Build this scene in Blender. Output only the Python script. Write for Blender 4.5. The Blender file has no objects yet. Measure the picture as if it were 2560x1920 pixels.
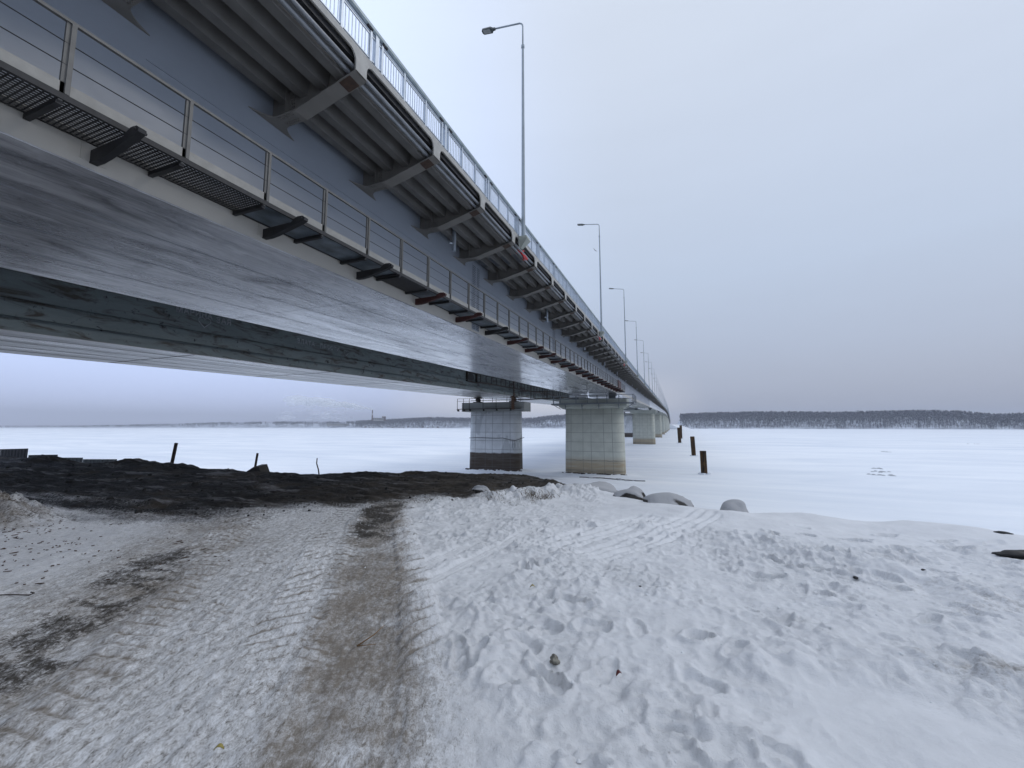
import bpy, bmesh, math, random
import numpy as np
from math import radians, sin, cos, pi
from mathutils import Vector, Matrix
random.seed(7); RNG = np.random.RandomState(11)
S = bpy.context.scene
# ---------------------------------------------------------------- camera, sky, sun, exposure
cd = bpy.data.cameras.new('camera'); cam = bpy.data.objects.new('camera', cd); S.collection.objects.link(cam)
cd.sensor_width = 36; cd.lens = 14.625; cd.clip_start = 0.05; cd.clip_end = 30000
cam.location = (0, 0, 0); cam.rotation_euler = (radians(90 + 5.874), 0, radians(20.984))
S.camera = cam
SUN_EL, SUN_AZ = 38, 62            # azimuth to the right of the bridge axis (+Y)
W = bpy.data.worlds.new('World'); S.world = W; W.use_nodes = True
nt = W.node_tree; nt.nodes.clear()
def wn(t, **k):
    n = nt.nodes.new(t)
    for a, b in k.items(): setattr(n, a, b)
    return n
wo = wn('ShaderNodeOutputWorld'); bg = wn('ShaderNodeBackground'); bg.inputs['Strength'].default_value = 0.1
sky = wn('ShaderNodeTexSky'); sky.sky_type = 'NISHITA'; sky.sun_disc = False
sky.sun_elevation = radians(SUN_EL); sky.sun_rotation = radians(SUN_AZ); sky.dust_density = 3; sky.air_density = 1.5
tc = wn('ShaderNodeTexCoord'); sep = wn('ShaderNodeSeparateXYZ'); nt.links.new(tc.outputs['Generated'], sep.inputs[0])
ramp = wn('ShaderNodeValToRGB'); e = ramp.color_ramp.elements      # the overcast deck, by elevation
cols = [(0.0, (.45, .475, .56)), (.06, (.45, .495, .61)), (.16, (.485, .555, .70)), (.32, (.55, .645, .81)), (.55, (.63, .715, .865)), (1.0, (.82, .89, 1.0))]
e[0].position = 0; e[0].color = cols[0][1] + (1,)
e[1].position = 1; e[1].color = cols[-1][1] + (1,)
for p, c in cols[1:-1]: q = e.new(p); q.color = c + (1,)
nt.links.new(sep.outputs['Z'], ramp.inputs[0])
# brighter and bluer towards the left (-X), with thin stratus streaks
mr = wn('ShaderNodeMapRange'); mr.inputs['From Min'].default_value = -0.95; mr.inputs['From Max'].default_value = -.05
mr.inputs['To Min'].default_value = 1.0; mr.inputs['To Max'].default_value = 0.0; mr.interpolation_type = 'SMOOTHSTEP'
nt.links.new(sep.outputs['X'], mr.inputs['Value'])
mixl = wn('ShaderNodeMix', data_type='RGBA', blend_type='MULTIPLY'); nt.links.new(mr.outputs[0], mixl.inputs[0])
nt.links.new(ramp.outputs[0], mixl.inputs[6]); mixl.inputs[7].default_value = (1.55, 1.66, 1.95, 1)
mp = wn('ShaderNodeMapping'); mp.inputs['Scale'].default_value = (1.6, 1.6, 11); nt.links.new(tc.outputs['Generated'], mp.inputs[0])
nz = wn('ShaderNodeTexNoise'); nz.inputs['Scale'].default_value = 1.7; nz.inputs['Detail'].default_value = 5; nt.links.new(mp.outputs[0], nz.inputs[0])
mr2 = wn('ShaderNodeMapRange'); mr2.inputs['From Min'].default_value = .3; mr2.inputs['From Max'].default_value = .7
mr2.inputs['To Min'].default_value = .988; mr2.inputs['To Max'].default_value = 1.012; nt.links.new(nz.outputs[0], mr2.inputs['Value'])
mixn = wn('ShaderNodeVectorMath', operation='SCALE'); nt.links.new(mixl.outputs[2], mixn.inputs[0]); nt.links.new(mr2.outputs[0], mixn.inputs['Scale'])
# pale break in the cloud just above the horizon ahead-left
dv = wn('ShaderNodeVectorMath', operation='DOT_PRODUCT'); nt.links.new(tc.outputs['Generated'], dv.inputs[0]); dv.inputs[1].default_value = (sin(radians(-17)), cos(radians(-17)), 0.02)
m3 = wn('ShaderNodeMapRange'); m3.inputs['From Min'].default_value = .93; m3.inputs['From Max'].default_value = 1.0; nt.links.new(dv.outputs['Value'], m3.inputs['Value'])
m4 = wn('ShaderNodeMapRange'); m4.inputs['From Min'].default_value = .13; m4.inputs['From Max'].default_value = .03; nt.links.new(sep.outputs['Z'], m4.inputs['Value'])
mm = wn('ShaderNodeMath', operation='MULTIPLY'); nt.links.new(m3.outputs[0], mm.inputs[0]); nt.links.new(m4.outputs[0], mm.inputs[1])
mm2 = wn('ShaderNodeMath', operation='MULTIPLY'); nt.links.new(mm.outputs[0], mm2.inputs[0]); mm2.inputs[1].default_value = 1.0
mixb = wn('ShaderNodeMix', data_type='RGBA'); nt.links.new(mm2.outputs[0], mixb.inputs[0]); nt.links.new(mixn.outputs[0], mixb.inputs[6]); mixb.inputs[7].default_value = (1.0, 1.0, 1.04, 1)
sc10 = wn('ShaderNodeVectorMath', operation='SCALE'); nt.links.new(mixb.outputs[2], sc10.inputs[0]); sc10.inputs['Scale'].default_value = 10.0
mixs = wn('ShaderNodeMix', data_type='RGBA'); mixs.inputs[0].default_value = .95
nt.links.new(sky.outputs[0], mixs.inputs[6]); nt.links.new(sc10.outputs[0], mixs.inputs[7]); nt.links.new(mixs.outputs[2], bg.inputs['Color'])
nt.links.new(bg.outputs[0], wo.inputs['Surface'])
sl = bpy.data.lights.new('sun', 'SUN'); sl.energy = 0.6; sl.angle = radians(18); sl.color = (1, .97, .93)
so = bpy.data.objects.new('sun', sl); S.collection.objects.link(so)
sd = Vector((sin(radians(SUN_AZ)) * cos(radians(SUN_EL)), cos(radians(SUN_AZ)) * cos(radians(SUN_EL)), sin(radians(SUN_EL))))
so.rotation_euler = sd.to_track_quat('Z', 'Y').to_euler()
S.view_settings.view_transform = 'Standard'; S.view_settings.look = 'None'; S.view_settings.exposure = 0; S.view_settings.gamma = 1
S.cycles.volume_bounces = 0; S.cycles.max_bounces = 8; S.cycles.transparent_max_bounces = 64

# ---------------------------------------------------------------- helpers
C = S.collection
def link(o, parent=None):
    C.objects.link(o)
    if parent: o.parent = parent
    return o
def tag(o, label=None, cat=None, group=None, kind=None):
    for k, v in (('label', label), ('category', cat), ('group', group), ('kind', kind)):
        if v: o[k] = v
    return o
def empty(name, loc=(0, 0, 0), rz=0):
    o = bpy.data.objects.new(name, None); o.location = loc; o.rotation_euler = (0, 0, rz); o.empty_display_size = .1
    return link(o)
class MB:
    def __init__(s): s.v = []; s.f = []
    def add(s, vs, fs):
        n = len(s.v); s.v += [tuple(map(float, p)) for p in vs]; s.f += [tuple(i + n for i in f) for f in fs]; return s
    def box(s, x0, x1, y0, y1, z0, z1, sh=0):     # sh: z shift per y, so a piece follows the grade
        vs = [(x, y, z + sh * (y - y0)) for x in (x0, x1) for y in (y0, y1) for z in (z0, z1)]
        return s.add(vs, [(0, 1, 3, 2), (4, 6, 7, 5), (0, 4, 5, 1), (2, 3, 7, 6), (0, 2, 6, 4), (1, 5, 7, 3)])
    def tube(s, pts, r, n=8, cap=True, r2=None):
        pts = [Vector(p) for p in pts]; m = len(pts); rings = []
        for i, p in enumerate(pts):
            d = (pts[min(i + 1, m - 1)] - pts[max(i - 1, 0)]).normalized()
            a = Vector((0, 0, 1)) if abs(d.z) < .9 else Vector((1, 0, 0))
            u = d.cross(a).normalized(); w = d.cross(u)
            rr = r if r2 is None else r + (r2 - r) * i / (m - 1)
            rings.append([p + (u * cos(2 * pi * k / n) + w * sin(2 * pi * k / n)) * rr for k in range(n)])
        vs = [q for R_ in rings for q in R_]; fs = []
        for i in range(m - 1):
            for k in range(n): fs.append((i * n + k, i * n + (k + 1) % n, (i + 1) * n + (k + 1) % n, (i + 1) * n + k))
        if cap: fs += [tuple(range(n - 1, -1, -1)), tuple((m - 1) * n + k for k in range(n))]
        return s.add(vs, fs)
    def prism(s, poly, axis, a, b):                 # poly in the plane normal to axis, from a to b
        n = len(poly)
        def P(p, t):
            return (t, p[0], p[1]) if axis == 'x' else ((p[0], t, p[1]) if axis == 'y' else (p[0], p[1], t))
        vs = [P(p, a) for p in poly] + [P(p, b) for p in poly]
        fs = [tuple(range(n)), tuple(range(2 * n - 1, n - 1, -1))] + [(i, i + n, (i + 1) % n + n, (i + 1) % n) for i in range(n)]
        return s.add(vs, fs)
    def build(s, name, mat, parent=None, smooth=False, fix=True):
        me = bpy.data.meshes.new(name); me.from_pydata(s.v, [], s.f)
        if fix:
            bm = bmesh.new(); bm.from_mesh(me); bmesh.ops.recalc_face_normals(bm, faces=bm.faces); bm.to_mesh(me); bm.free()
        if smooth: me.polygons.foreach_set('use_smooth', [True] * len(me.polygons))
        me.materials.append(mat); me.update()
        return link(bpy.data.objects.new(name, me), parent)
def npmesh(name, co, quads, mat, parent=None, smooth=True, tris=None, attrs=None):
    me = bpy.data.meshes.new(name); f = quads if tris is None else tris; k = f.shape[1]
    me.vertices.add(len(co)); me.vertices.foreach_set('co', co.astype(np.float32).ravel())
    me.loops.add(f.size); me.loops.foreach_set('vertex_index', f.astype(np.int32).ravel())
    me.polygons.add(len(f)); me.polygons.foreach_set('loop_start', np.arange(0, f.size, k, dtype=np.int32))
    me.polygons.foreach_set('use_smooth', np.full(len(f), smooth))
    me.update(calc_edges=True)
    for an, av in (attrs or {}).items():
        at = me.attributes.new(an, 'FLOAT', 'POINT'); at.data.foreach_set('value', av.astype(np.float32).ravel())
    me.materials.append(mat)
    return link(bpy.data.objects.new(name, me), parent)
def copy_tree(o, parent=None):
    c = o.copy(); C.objects.link(c); c.parent = parent
    for ch in list(o.children): copy_tree(ch, c)
    return c
def sstep(x): x = np.clip(x, 0, 1); return x * x * (3 - 2 * x)
def vnoise(x, y, seed=0):
    xi = np.floor(x).astype(np.int64); yi = np.floor(y).astype(np.int64); xf = x - xi; yf = y - yi
    def h(a, b):
        n = (a * 374761393 + b * 668265263 + seed * 974711) & 0xffffffff
        n = ((n ^ (n >> 13)) * 1274126177) & 0xffffffff; n = n ^ (n >> 16)
        return (n & 0xffff) / 32767.5 - 1
    u = xf * xf * xf * (xf * (xf * 6 - 15) + 10); v = yf * yf * yf * (yf * (yf * 6 - 15) + 10)
    return (h(xi, yi) * (1 - u) + h(xi + 1, yi) * u) * (1 - v) + (h(xi, yi + 1) * (1 - u) + h(xi + 1, yi + 1) * u) * v
def fbm(x, y, o=4, seed=0, ridged=False):
    r = 0; a = 1; t = 0
    for k in range(o):
        n = vnoise(x + k * 17.3, y - k * 9.1, seed + k)
        r = r + a * ((1 - 2 * np.abs(n)) if ridged else n); t += a; a *= .5
        x, y = x * 1.6 + y * 1.2, y * 1.6 - x * 1.2
    return r / t

# ---------------------------------------------------------------- materials
class M:
    def __init__(s, name, rough=.6, metal=0, spec=.5):
        s.m = bpy.data.materials.new(name); s.m.use_nodes = True; s.t = s.m.node_tree; s.b = s.t.nodes['Principled BSDF']
        s.b.inputs['Roughness'].default_value = rough; s.b.inputs['Metallic'].default_value = metal; s.b.inputs['Specular IOR Level'].default_value = spec
    def n(s, t, **k):
        n = s.t.nodes.new(t)
        for a, b in k.items(): setattr(n, a, b)
        return n
    def l(s, a, b): s.t.links.new(a, b)
    def coord(s, scale=(1, 1, 1), kind='Object', rot=(0, 0, 0)):
        c = s.n('ShaderNodeTexCoord'); m = s.n('ShaderNodeMapping'); m.inputs['Scale'].default_value = scale; m.inputs['Rotation'].default_value = rot
        s.l(c.outputs[kind], m.inputs[0]); return m.outputs[0]
    def noise(s, scale=5, detail=4, vec=None, dist=0, rough=.5):
        n = s.n('ShaderNodeTexNoise'); n.inputs['Scale'].default_value = scale; n.inputs['Detail'].default_value = detail
        n.inputs['Distortion'].default_value = dist; n.inputs['Roughness'].default_value = rough
        if vec is not None: s.l(vec, n.inputs['Vector'])
        return n.outputs[0]
    def rng(s, v, a, b, c=0, d=1):
        m = s.n('ShaderNodeMapRange'); m.inputs['From Min'].default_value = a; m.inputs['From Max'].default_value = b
        m.inputs['To Min'].default_value = c; m.inputs['To Max'].default_value = d; s.l(v, m.inputs['Value']); return m.outputs[0]
    def mix(s, f, a, b):
        m = s.n('ShaderNodeMix', data_type='RGBA')
        for v, i in ((f, 0), (a, 6), (b, 7)):
            if isinstance(v, (int, float)): m.inputs[i].default_value = v
            elif isinstance(v, tuple): m.inputs[i].default_value = tuple(v) + (1,)
            else: s.l(v, m.inputs[i])
        return m.outputs[2]
    def math(s, op, a, b=None):
        m = s.n('ShaderNodeMath', operation=op)
        for i, v in enumerate((a, b)):
            if v is None: continue
            if isinstance(v, (int, float)): m.inputs[i].default_value = v
            else: s.l(v, m.inputs[i])
        return m.outputs[0]
    def attr(s, name):
        a = s.n('ShaderNodeAttribute'); a.attribute_name = name; return a.outputs['Fac']
    def col(s, c):
        if isinstance(c, tuple): s.b.inputs['Base Color'].default_value = tuple(c) + (1,)
        else: s.l(c, s.b.inputs['Base Color'])
        return s
    def bump(s, h, st=.3, d=.02):
        b = s.n('ShaderNodeBump'); b.inputs['Strength'].default_value = st; b.inputs['Distance'].default_value = d
        s.l(h, b.inputs['Height']); s.l(b.outputs[0], s.b.inputs['Normal']); return s
def simple(name, c, rough=.6, metal=0, var=.15, scale=3, spec=.5):
    m = M(name, rough, metal, spec); v = m.noise(scale, 5, m.coord())
    d = tuple(x * (1 - var) for x in c); u = tuple(x * (1 + var) for x in c)
    m.col(m.mix(m.rng(v, .3, .7), d, u)); return m.m

def mk_steel(name, base, dark, streak=(1, .05, 1), rough=(.22, .5), stain=.35, rust=0, spec=.5, lo=.35, hi=.75, coat=0, blot=0):
    m = M(name, .4, 0, spec)
    a = m.noise(1.1, 7, m.coord(streak, rot=(0, 0, .05)), .6, .62); b = m.noise(7, 6, m.coord(streak, rot=(0, 0, -.04)), .5, .6)
    f = m.math('ADD', m.math('MULTIPLY', a, .7), m.math('MULTIPLY', b, .3))
    c = m.mix(m.math('MULTIPLY', m.rng(f, lo, hi), stain), base, dark)
    if blot:      # fine dried run lines along the girder
        w_ = m.noise(3.5, 9, m.coord((1, .16, 1), rot=(0, 0, .03)), .35, .7); c = m.mix(m.rng(w_, .57, .64, 0, .45), c, tuple(x * .6 for x in dark)); c = m.mix(m.rng(w_, .42, .36, 0, .5), c, tuple(min(1, x * 1.25) for x in base))
    if coat:
        m.b.inputs['Coat Weight'].default_value = coat; m.b.inputs['Coat IOR'].default_value = 2.1
        m.l(m.rng(f, .3, .7, rough[0] * .8, rough[1] * .9), m.b.inputs['Coat Roughness'])
    if blot:
        q = m.noise(1.0, 7, m.coord((1.0, .38, 1)), .8, .6); qf = m.math('MULTIPLY', m.rng(q, .53, .70), blot); c = m.mix(qf, c, (.03, .032, .04))
        if coat: m.l(m.math('MULTIPLY', m.math('SUBTRACT', 1.0, m.math('MULTIPLY', qf, .75)), coat), m.b.inputs['Coat Weight'])
    if rust:
        r = m.noise(1.1, 8, m.coord((1, .35, 1.6)), 1.0, .68)
        c = m.mix(m.rng(r, .51, .62, 0, rust * .85), c, (.040, .028, .018))
        r2 = m.noise(2.3, 8, m.coord((1, 1, 1)), .5, .7)
        c = m.mix(m.rng(r2, .60, .66, 0, rust), c, (.012, .011, .010))
    m.col(c); m.l(m.rng(f, .3, .7, rough[0], rough[1]), m.b.inputs['Roughness'])
    m.bump(f, .12, .02); return m.m
MT = {}
MT['soffit'] = mk_steel('girder_soffit_paint', (.62, .62, .64), (.11, .115, .13), (1.0, .16, 1), (.10, .36), 1.0, spec=.7, coat=.95, blot=.9, lo=.40, hi=.60)
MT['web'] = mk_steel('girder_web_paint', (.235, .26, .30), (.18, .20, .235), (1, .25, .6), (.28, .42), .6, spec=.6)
MT['web_low'] = mk_steel('girder_lower_paint', (.46, .44, .40), (.36, .345, .315), (1, .25, .6), (.4, .6), .5, spec=.4)
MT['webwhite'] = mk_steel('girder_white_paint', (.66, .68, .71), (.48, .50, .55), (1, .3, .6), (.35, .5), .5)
MT['warm'] = simple('deck_paint', (.125, .121, .114), .55, var=.14, scale=2.2)
MT['warm2'] = simple('bracket_paint', (.16, .152, .14), .6, var=.12, scale=2.2)
MT['fascia'] = simple('fascia_paint', (.36, .35, .325), .6, var=.12, scale=4)
MT['oldweb'] = mk_steel('old_girder_paint', (.155, .185, .19), (.09, .11, .115), (1, .25, 1), (.5, .75), .9, rust=1.0, spec=.3)
MT['oldsoffit'] = mk_steel('old_soffit_paint', (.30, .285, .27), (.11, .10, .10), (1, .05, 1), (.2, .45), .9, spec=.6, coat=.5, blot=.5)
MT['conduit'] = simple('conduit_paint', (.19, .20, .215), .35, .2)
MT['galv'] = simple('galvanised_steel', (.45, .50, .56), .38, .55, .12, 6)
MT['galv2'] = simple('galvanised_rail', (.26, .31, .33), .42, .4, .12, 6)
MT['pole'] = simple('lamp_pole_steel', (.30, .34, .37), .45, .4, .15, 1.5)
MT['lamp'] = simple('lamp_housing', (.07, .085, .09), .4)
MT['lampglass'] = simple('lamp_glass', (.35, .37, .38), .25)
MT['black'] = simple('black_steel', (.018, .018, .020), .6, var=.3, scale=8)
MT['red'] = simple('red_primer_steel', (.05, .014, .012), .6, var=.35, scale=5)
MT['redcable'] = simple('red_plastic', (.55, .03, .03), .4)
MT['walkpost'] = simple('walkway_paint', (.12, .118, .112), .5, var=.15, scale=6)
MT['toe'] = simple('toe_board_paint', (.27, .262, .24), .5, var=.12, scale=5)
MT['floorplate'] = simple('frosted_floor_plate', (.10, .125, .15), .45, var=.5, scale=3)
MT['rust'] = simple('rusty_steel', (.10, .055, .035), .8, var=.5, scale=9)
MT['rustplate'] = simple('rust_brown_plate', (.05, .028, .019), .8, var=.3, scale=12)
MT['oldrail'] = simple('dark_rusty_rail', (.03, .022, .018), .8, var=.4, scale=5)
MT['bolt'] = simple('bolt_heads', (.05, .055, .065), .5)
MT['chalk'] = simple('chalk_line', (.28, .30, .32), .9)
MT['plat'] = simple('platform_paint', (.12, .135, .15), .5, var=.12)
MT['wood'] = simple('weathered_wood', (.055, .042, .034), .9, var=.4, scale=12)
MT['sheet'] = None

def snow_mat():
    m = M('trampled_snow', .7, 0, .3)
    P = m.coord(); soil, dirt, tan, rough = m.math('MULTIPLY', m.attr('soil'), 1.45), m.attr('dirt'), m.attr('tan'), m.attr('rough')
    n1 = m.noise(3.0, 8, P, .3, .6); n2 = m.noise(28, 6, P, 0, .7); n3 = m.noise(110, 4, P, 0, .6); n4 = m.noise(.8, 5, P)
    base = m.mix(m.rng(n1, .35, .7), (.66, .67, .69), (.75, .76, .78))
    base = m.mix(m.math('MULTIPLY', m.rng(n2, .45, .72), m.math('MULTIPLY', rough, .22)), base, (.50, .50, .50))
    c0 = m.n('ShaderNodeTexCoord'); r0 = m.n('ShaderNodeMapping'); r0.inputs['Rotation'].default_value = (0, 0, radians(61.4)); m.l(c0.outputs['Object'], r0.inputs[0])
    r1 = m.n('ShaderNodeMapping'); r1.inputs['Scale'].default_value = (1, 2.1, 1); m.l(r0.outputs[0], r1.inputs[0])
    n5 = m.noise(13, 8, r1.outputs[0], .6, .72); n6 = m.noise(70, 5, r1.outputs[0], .3, .7)
    sp_ = m.math('ADD', m.math('MULTIPLY', n5, .55), m.math('MULTIPLY', n6, .45)); pk = m.attr('packed')
    base = m.mix(m.math('MULTIPLY', pk, m.rng(sp_, .42, .58, 0, .85)), base, (.29, .275, .26))
    base = m.mix(m.math('MULTIPLY', pk, m.rng(sp_, .54, .63, 0, .85)), base, (.10, .095, .09))
    nt_ = m.math('ADD', m.math('MULTIPLY', n2, .35), m.math('ADD', m.math('MULTIPLY', n1, .3), m.math('MULTIPLY', sp_, .35)))
    nd_ = m.math('ADD', m.math('MULTIPLY', sp_, .6), m.math('ADD', m.math('MULTIPLY', n2, .25), m.math('MULTIPLY', n1, .15)))
    def fac(a, lo, w, k=3.6, nn=None):       # attribute breaks up against fine noise
        return m.rng(m.math('ADD', a, m.math('MULTIPLY', m.math('SUBTRACT', nn if nn is not None else nt_, .5), k)), lo, lo + w)
    base = m.mix(m.math('MULTIPLY', fac(tan, .30, .85), .92), base, (.175, .148, .118))
    base = m.mix(fac(dirt, .56, .5, 5.0, nd_), base, (.050, .044, .038))
    soilc = m.mix(m.rng(n1, .45, .75), (.006, .006, .0065), (.020, .018, .016))
    soilc = m.mix(m.math('MULTIPLY', m.rng(n4, .52, .7), .6), soilc, (.05, .038, .026))
    S2 = m.noise(1.3, 7, m.coord((.35, 1.7, 1)), .4, .7)
    soilc = m.mix(m.math('MULTIPLY', m.rng(S2, .53, .66), .62), soilc, (.20, .20, .21))
    soilc = m.mix(m.math('MULTIPLY', tan, m.rng(n1, .35, .65, .2, .9)), soilc, (.062, .052, .042))
    soilc = m.mix(m.math('MULTIPLY', tan, m.rng(nd_, .55, .66, 0, .6)), soilc, (.22, .215, .21))
    base = m.mix(fac(soil, .42, .8, 4.2, nd_), base, soilc)
    m.col(base)
    h = m.math('ADD', m.math('MULTIPLY', n2, .6), m.math('MULTIPLY', n3, .28))
    hh = m.math('ADD', m.math('MULTIPLY', h, m.rng(rough, 0, 1, .12, 1)), m.math('MULTIPLY', n1, .3))
    m.bump(hh, .55, .05); m.l(m.rng(fac(soil, .42, .22), 0, 1, .75, .85), m.b.inputs['Roughness'])
    return m.m
MT['ground'] = snow_mat()
def ice_mat():
    m = M('snow_covered_ice', .75, 0, .2)
    n = m.noise(.06, 9, m.coord((.35, 1, 1)), .8, .62); n2 = m.noise(.6, 6, m.coord((.3, 1, 1)), .3)
    c = m.mix(m.rng(n, .35, .65), (.72, .76, .81), (.88, .90, .92))
    g = m.attr('grey')
    c = m.mix(m.math('MULTIPLY', g, m.rng(n2, .35, .6)), c, (.50, .50, .52)); m.col(c)
    m.bump(n2, .6, .18); return m.m
MT['ice'] = ice_mat()
def cap_rock(th=0.0):
    m = M('snow_capped_rock', .8, 0, .2)
    geo = m.n('ShaderNodeNewGeometry'); sp = m.n('ShaderNodeSeparateXYZ'); m.l(geo.outputs['Normal'], sp.inputs[0])
    n = m.noise(4, 5, m.coord()); z = m.math('ADD', sp.outputs['Z'], m.math('MULTIPLY', m.math('SUBTRACT', n, .5), .5))
    rock = m.mix(m.rng(n, .3, .7), (.02, .019, .018), (.09, .085, .08))
    m.col(m.mix(m.rng(z, th - .02, th + .10), rock, (.40, .405, .42))); m.bump(m.noise(14, 5, m.coord()), .4, .03); return m.m
MT['caprock'] = cap_rock(); MT['caprock2'] = cap_rock(.42)
def concrete(name, c, line, stain, s0, s1, lines=True, patch=0, wdt=.12, lo=.75):
    m = M(name, .75, 0, .35); uv = m.n('ShaderNodeUVMap'); sp = m.n('ShaderNodeSeparateXYZ'); m.l(uv.outputs[0], sp.inputs[0])
    U, V = sp.outputs['X'], sp.outputs['Y']
    n = m.noise(.7, 6, m.coord()); n2 = m.noise(6, 6, m.coord())
    base = m.mix(m.rng(n, .35, .65), c, tuple(x * .86 for x in c))
    if patch: base = m.mix(m.rng(m.noise(.33, 3, m.coord((1, 1, .5)), .3), .5, .53, 0, patch), base, (.30, .32, .33))
    base = m.mix(m.rng(n2, .5, .9, 0, .35), base, tuple(x * .7 for x in c))
    # waterline stain: real dirt, its edge wavers a little
    vv = m.math('ADD', V, m.math('MULTIPLY', m.math('SUBTRACT', n, .5), .5))
    st = m.rng(vv, s1 + wdt, s1 - wdt); nst = m.noise(1.2, 6, m.coord((.3, .3, 3)), .5)
    base = m.mix(m.math('MULTIPLY', st, m.rng(nst, .3, .6, lo, 1)), base, stain)
    if s0: base = m.mix(m.math('MULTIPLY', m.math('LESS_THAN', m.math('ABSOLUTE', m.math('SUBTRACT', vv, s1 - .15)), .05), .6), base, tuple(x * .5 for x in stain))
    if s0: base = m.mix(m.math('MULTIPLY', m.rng(vv, s0 + .6, s0 - .2), m.rng(nst, .35, .7)), base, tuple(x * .45 for x in stain))
    if lines:
        def groove(x, per, offs, w):
            fr = m.math('FRACT', m.math('DIVIDE', x, per)); out = None
            for o in offs:
                a = m.math('LESS_THAN', m.math('ABSOLUTE', m.math('SUBTRACT', fr, o)), w / per)
                out = a if out is None else m.math('MAXIMUM', out, a)
            return out
        g = m.math('MAXIMUM', groove(U, 3.5, (.25, .85), .032), groove(V, 1.55, (.5,), .030))
        base = m.mix(m.math('MULTIPLY', g, .75), base, line)
        m.bump(m.math('SUBTRACT', m.math('MULTIPLY', n2, .25), g), .5, .03)
    m.col(base); return m.m
MT['pier'] = concrete('new_pier_panels', (.52, .535, .475), (.15, .16, .15), (.36, .30, .21), .6, 2.6, wdt=.55, lo=.6)
MT['piercap'] = concrete('new_pier_cap', (.36, .38, .345), (.2, .2, .2), (.3, .3, .3), 0, -99, False)
MT['oldpier'] = concrete('old_pier_panels', (.66, .68, .69), (.10, .10, .10), (.058, .042, .030), 0, 3.25, True, .45, .1, .93)
MT['oldcap'] = concrete('old_pier_cap', (.25, .26, .25), (.2, .2, .2), (.3, .3, .3), 0, -99, False)
def corr(name, c):
    m = M(name, .5, .2); w = m.n('ShaderNodeTexWave'); w.inputs['Scale'].default_value = 3.2; w.bands_direction = 'X'; m.l(m.coord(), w.inputs[0])
    m.col(m.mix(w.outputs[1], tuple(x * .45 for x in c), c)); m.bump(w.outputs[1], .6, .04); return m.m
MT['sheet'] = corr('corrugated_sheet', (.17, .19, .19)); MT['sheetdark'] = corr('dark_corrugated_sheet', (.035, .036, .04))
def leafy(name, a, b):
    m = M(name, .9, 0, .1); t = m.attr('tint'); m.col(m.mix(t, a, b)); return m.m
MT['trees'] = leafy('frosted_winter_trees', (.018, .022, .030), (.27, .285, .33))

# ---------------------------------------------------------------- grade of the bridges
G = 0.02315
def zo(y): return G * y - 3.1e-5 * max(0.0, y - 500) ** 2
YS = [-26, -10] + [float(i) for i in range(0, 501, 20)] + [500 + 25.0 * i for i in range(1, 41)]
YS_NEAR = [y for y in YS]
def sweep(mb, poly, ys, cap=True):
    n = len(poly); vs = [(x, y, z + zo(y)) for y in ys for x, z in poly]; fs = []
    for i in range(len(ys) - 1):
        for k in range(n): fs.append((i * n + k, i * n + (k + 1) % n, (i + 1) * n + (k + 1) % n, (i + 1) * n + k))
    if cap: fs += [tuple(range(n)), tuple((len(ys) - 1) * n + k for k in range(n - 1, -1, -1))]
    return mb.add(vs, fs)
def rect(x0, x1, z0, z1): return [(x0, z0), (x1, z0), (x1, z1), (x0, z1)]
def circ(x, z, r, n=10): return [(x + r * cos(2 * pi * k / n), z + r * sin(2 * pi * k / n)) for k in range(n)]
def seg(y0, y1): return [y0] + [y for y in YS if y0 < y < y1] + [y1]

# ---------------------------------------------------------------- new bridge
ZB = 3.88
nb = empty('road_bridge', (0, 0, 0))
tag(nb, 'new steel road bridge with smooth pale soffit and projecting deck brackets, nearest the camera', 'bridge')
m = MB(); sweep(m, rect(-15.62, -8.29, ZB, ZB + .025), YS); m.build('girder_soffit', MT['soffit'], nb)
m = MB(); sweep(m, rect(-8.34, -8.31, ZB + .026, ZB + .56), seg(-26, 178)); m.build('lower_web_strip', MT['web_low'], nb)
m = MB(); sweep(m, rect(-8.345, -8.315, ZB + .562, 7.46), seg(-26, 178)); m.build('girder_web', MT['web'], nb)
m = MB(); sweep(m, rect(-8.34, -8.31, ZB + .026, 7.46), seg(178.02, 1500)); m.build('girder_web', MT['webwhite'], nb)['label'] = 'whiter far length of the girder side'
m = MB(); sweep(m, rect(-15.6, -15.57, ZB + .026, 7.46), YS); m.build('girder_web', MT['web'], nb)
m = MB(); sweep(m, rect(-18.1, -6.13, 7.462, 7.68), YS); m.build('deck_slab', MT['warm'], nb)
m = MB(); sweep(m, rect(-6.125, -5.86, 7.60, 7.69), YS); m.build('edge_strip', MT['warm'], nb)
m = MB(); sweep(m, rect(-6.125, -5.89, 7.45, 7.595), YS); m.build('slot_shade_strip', MT['black'], nb)  # black strip added to stand for the shaded hollow behind the fascia slots
for x in (-6.24, -6.80, -7.38, -7.93, -16.2, -16.8, -17.4):
    m = MB(); sweep(m, [(x - .105, 7.14), (x + .105, 7.14), (x + .165, 7.461), (x - .165, 7.461)], YS); m.build('deck_rib', MT['warm'], nb)
for x, z, r in ((-6.035, 7.215, .052), (-5.925, 7.30, .047)):
    m = MB(); sweep(m, circ(x, z, r), seg(-26, 500)); m.build('conduit', MT['conduit'], nb, smooth=True)
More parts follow.
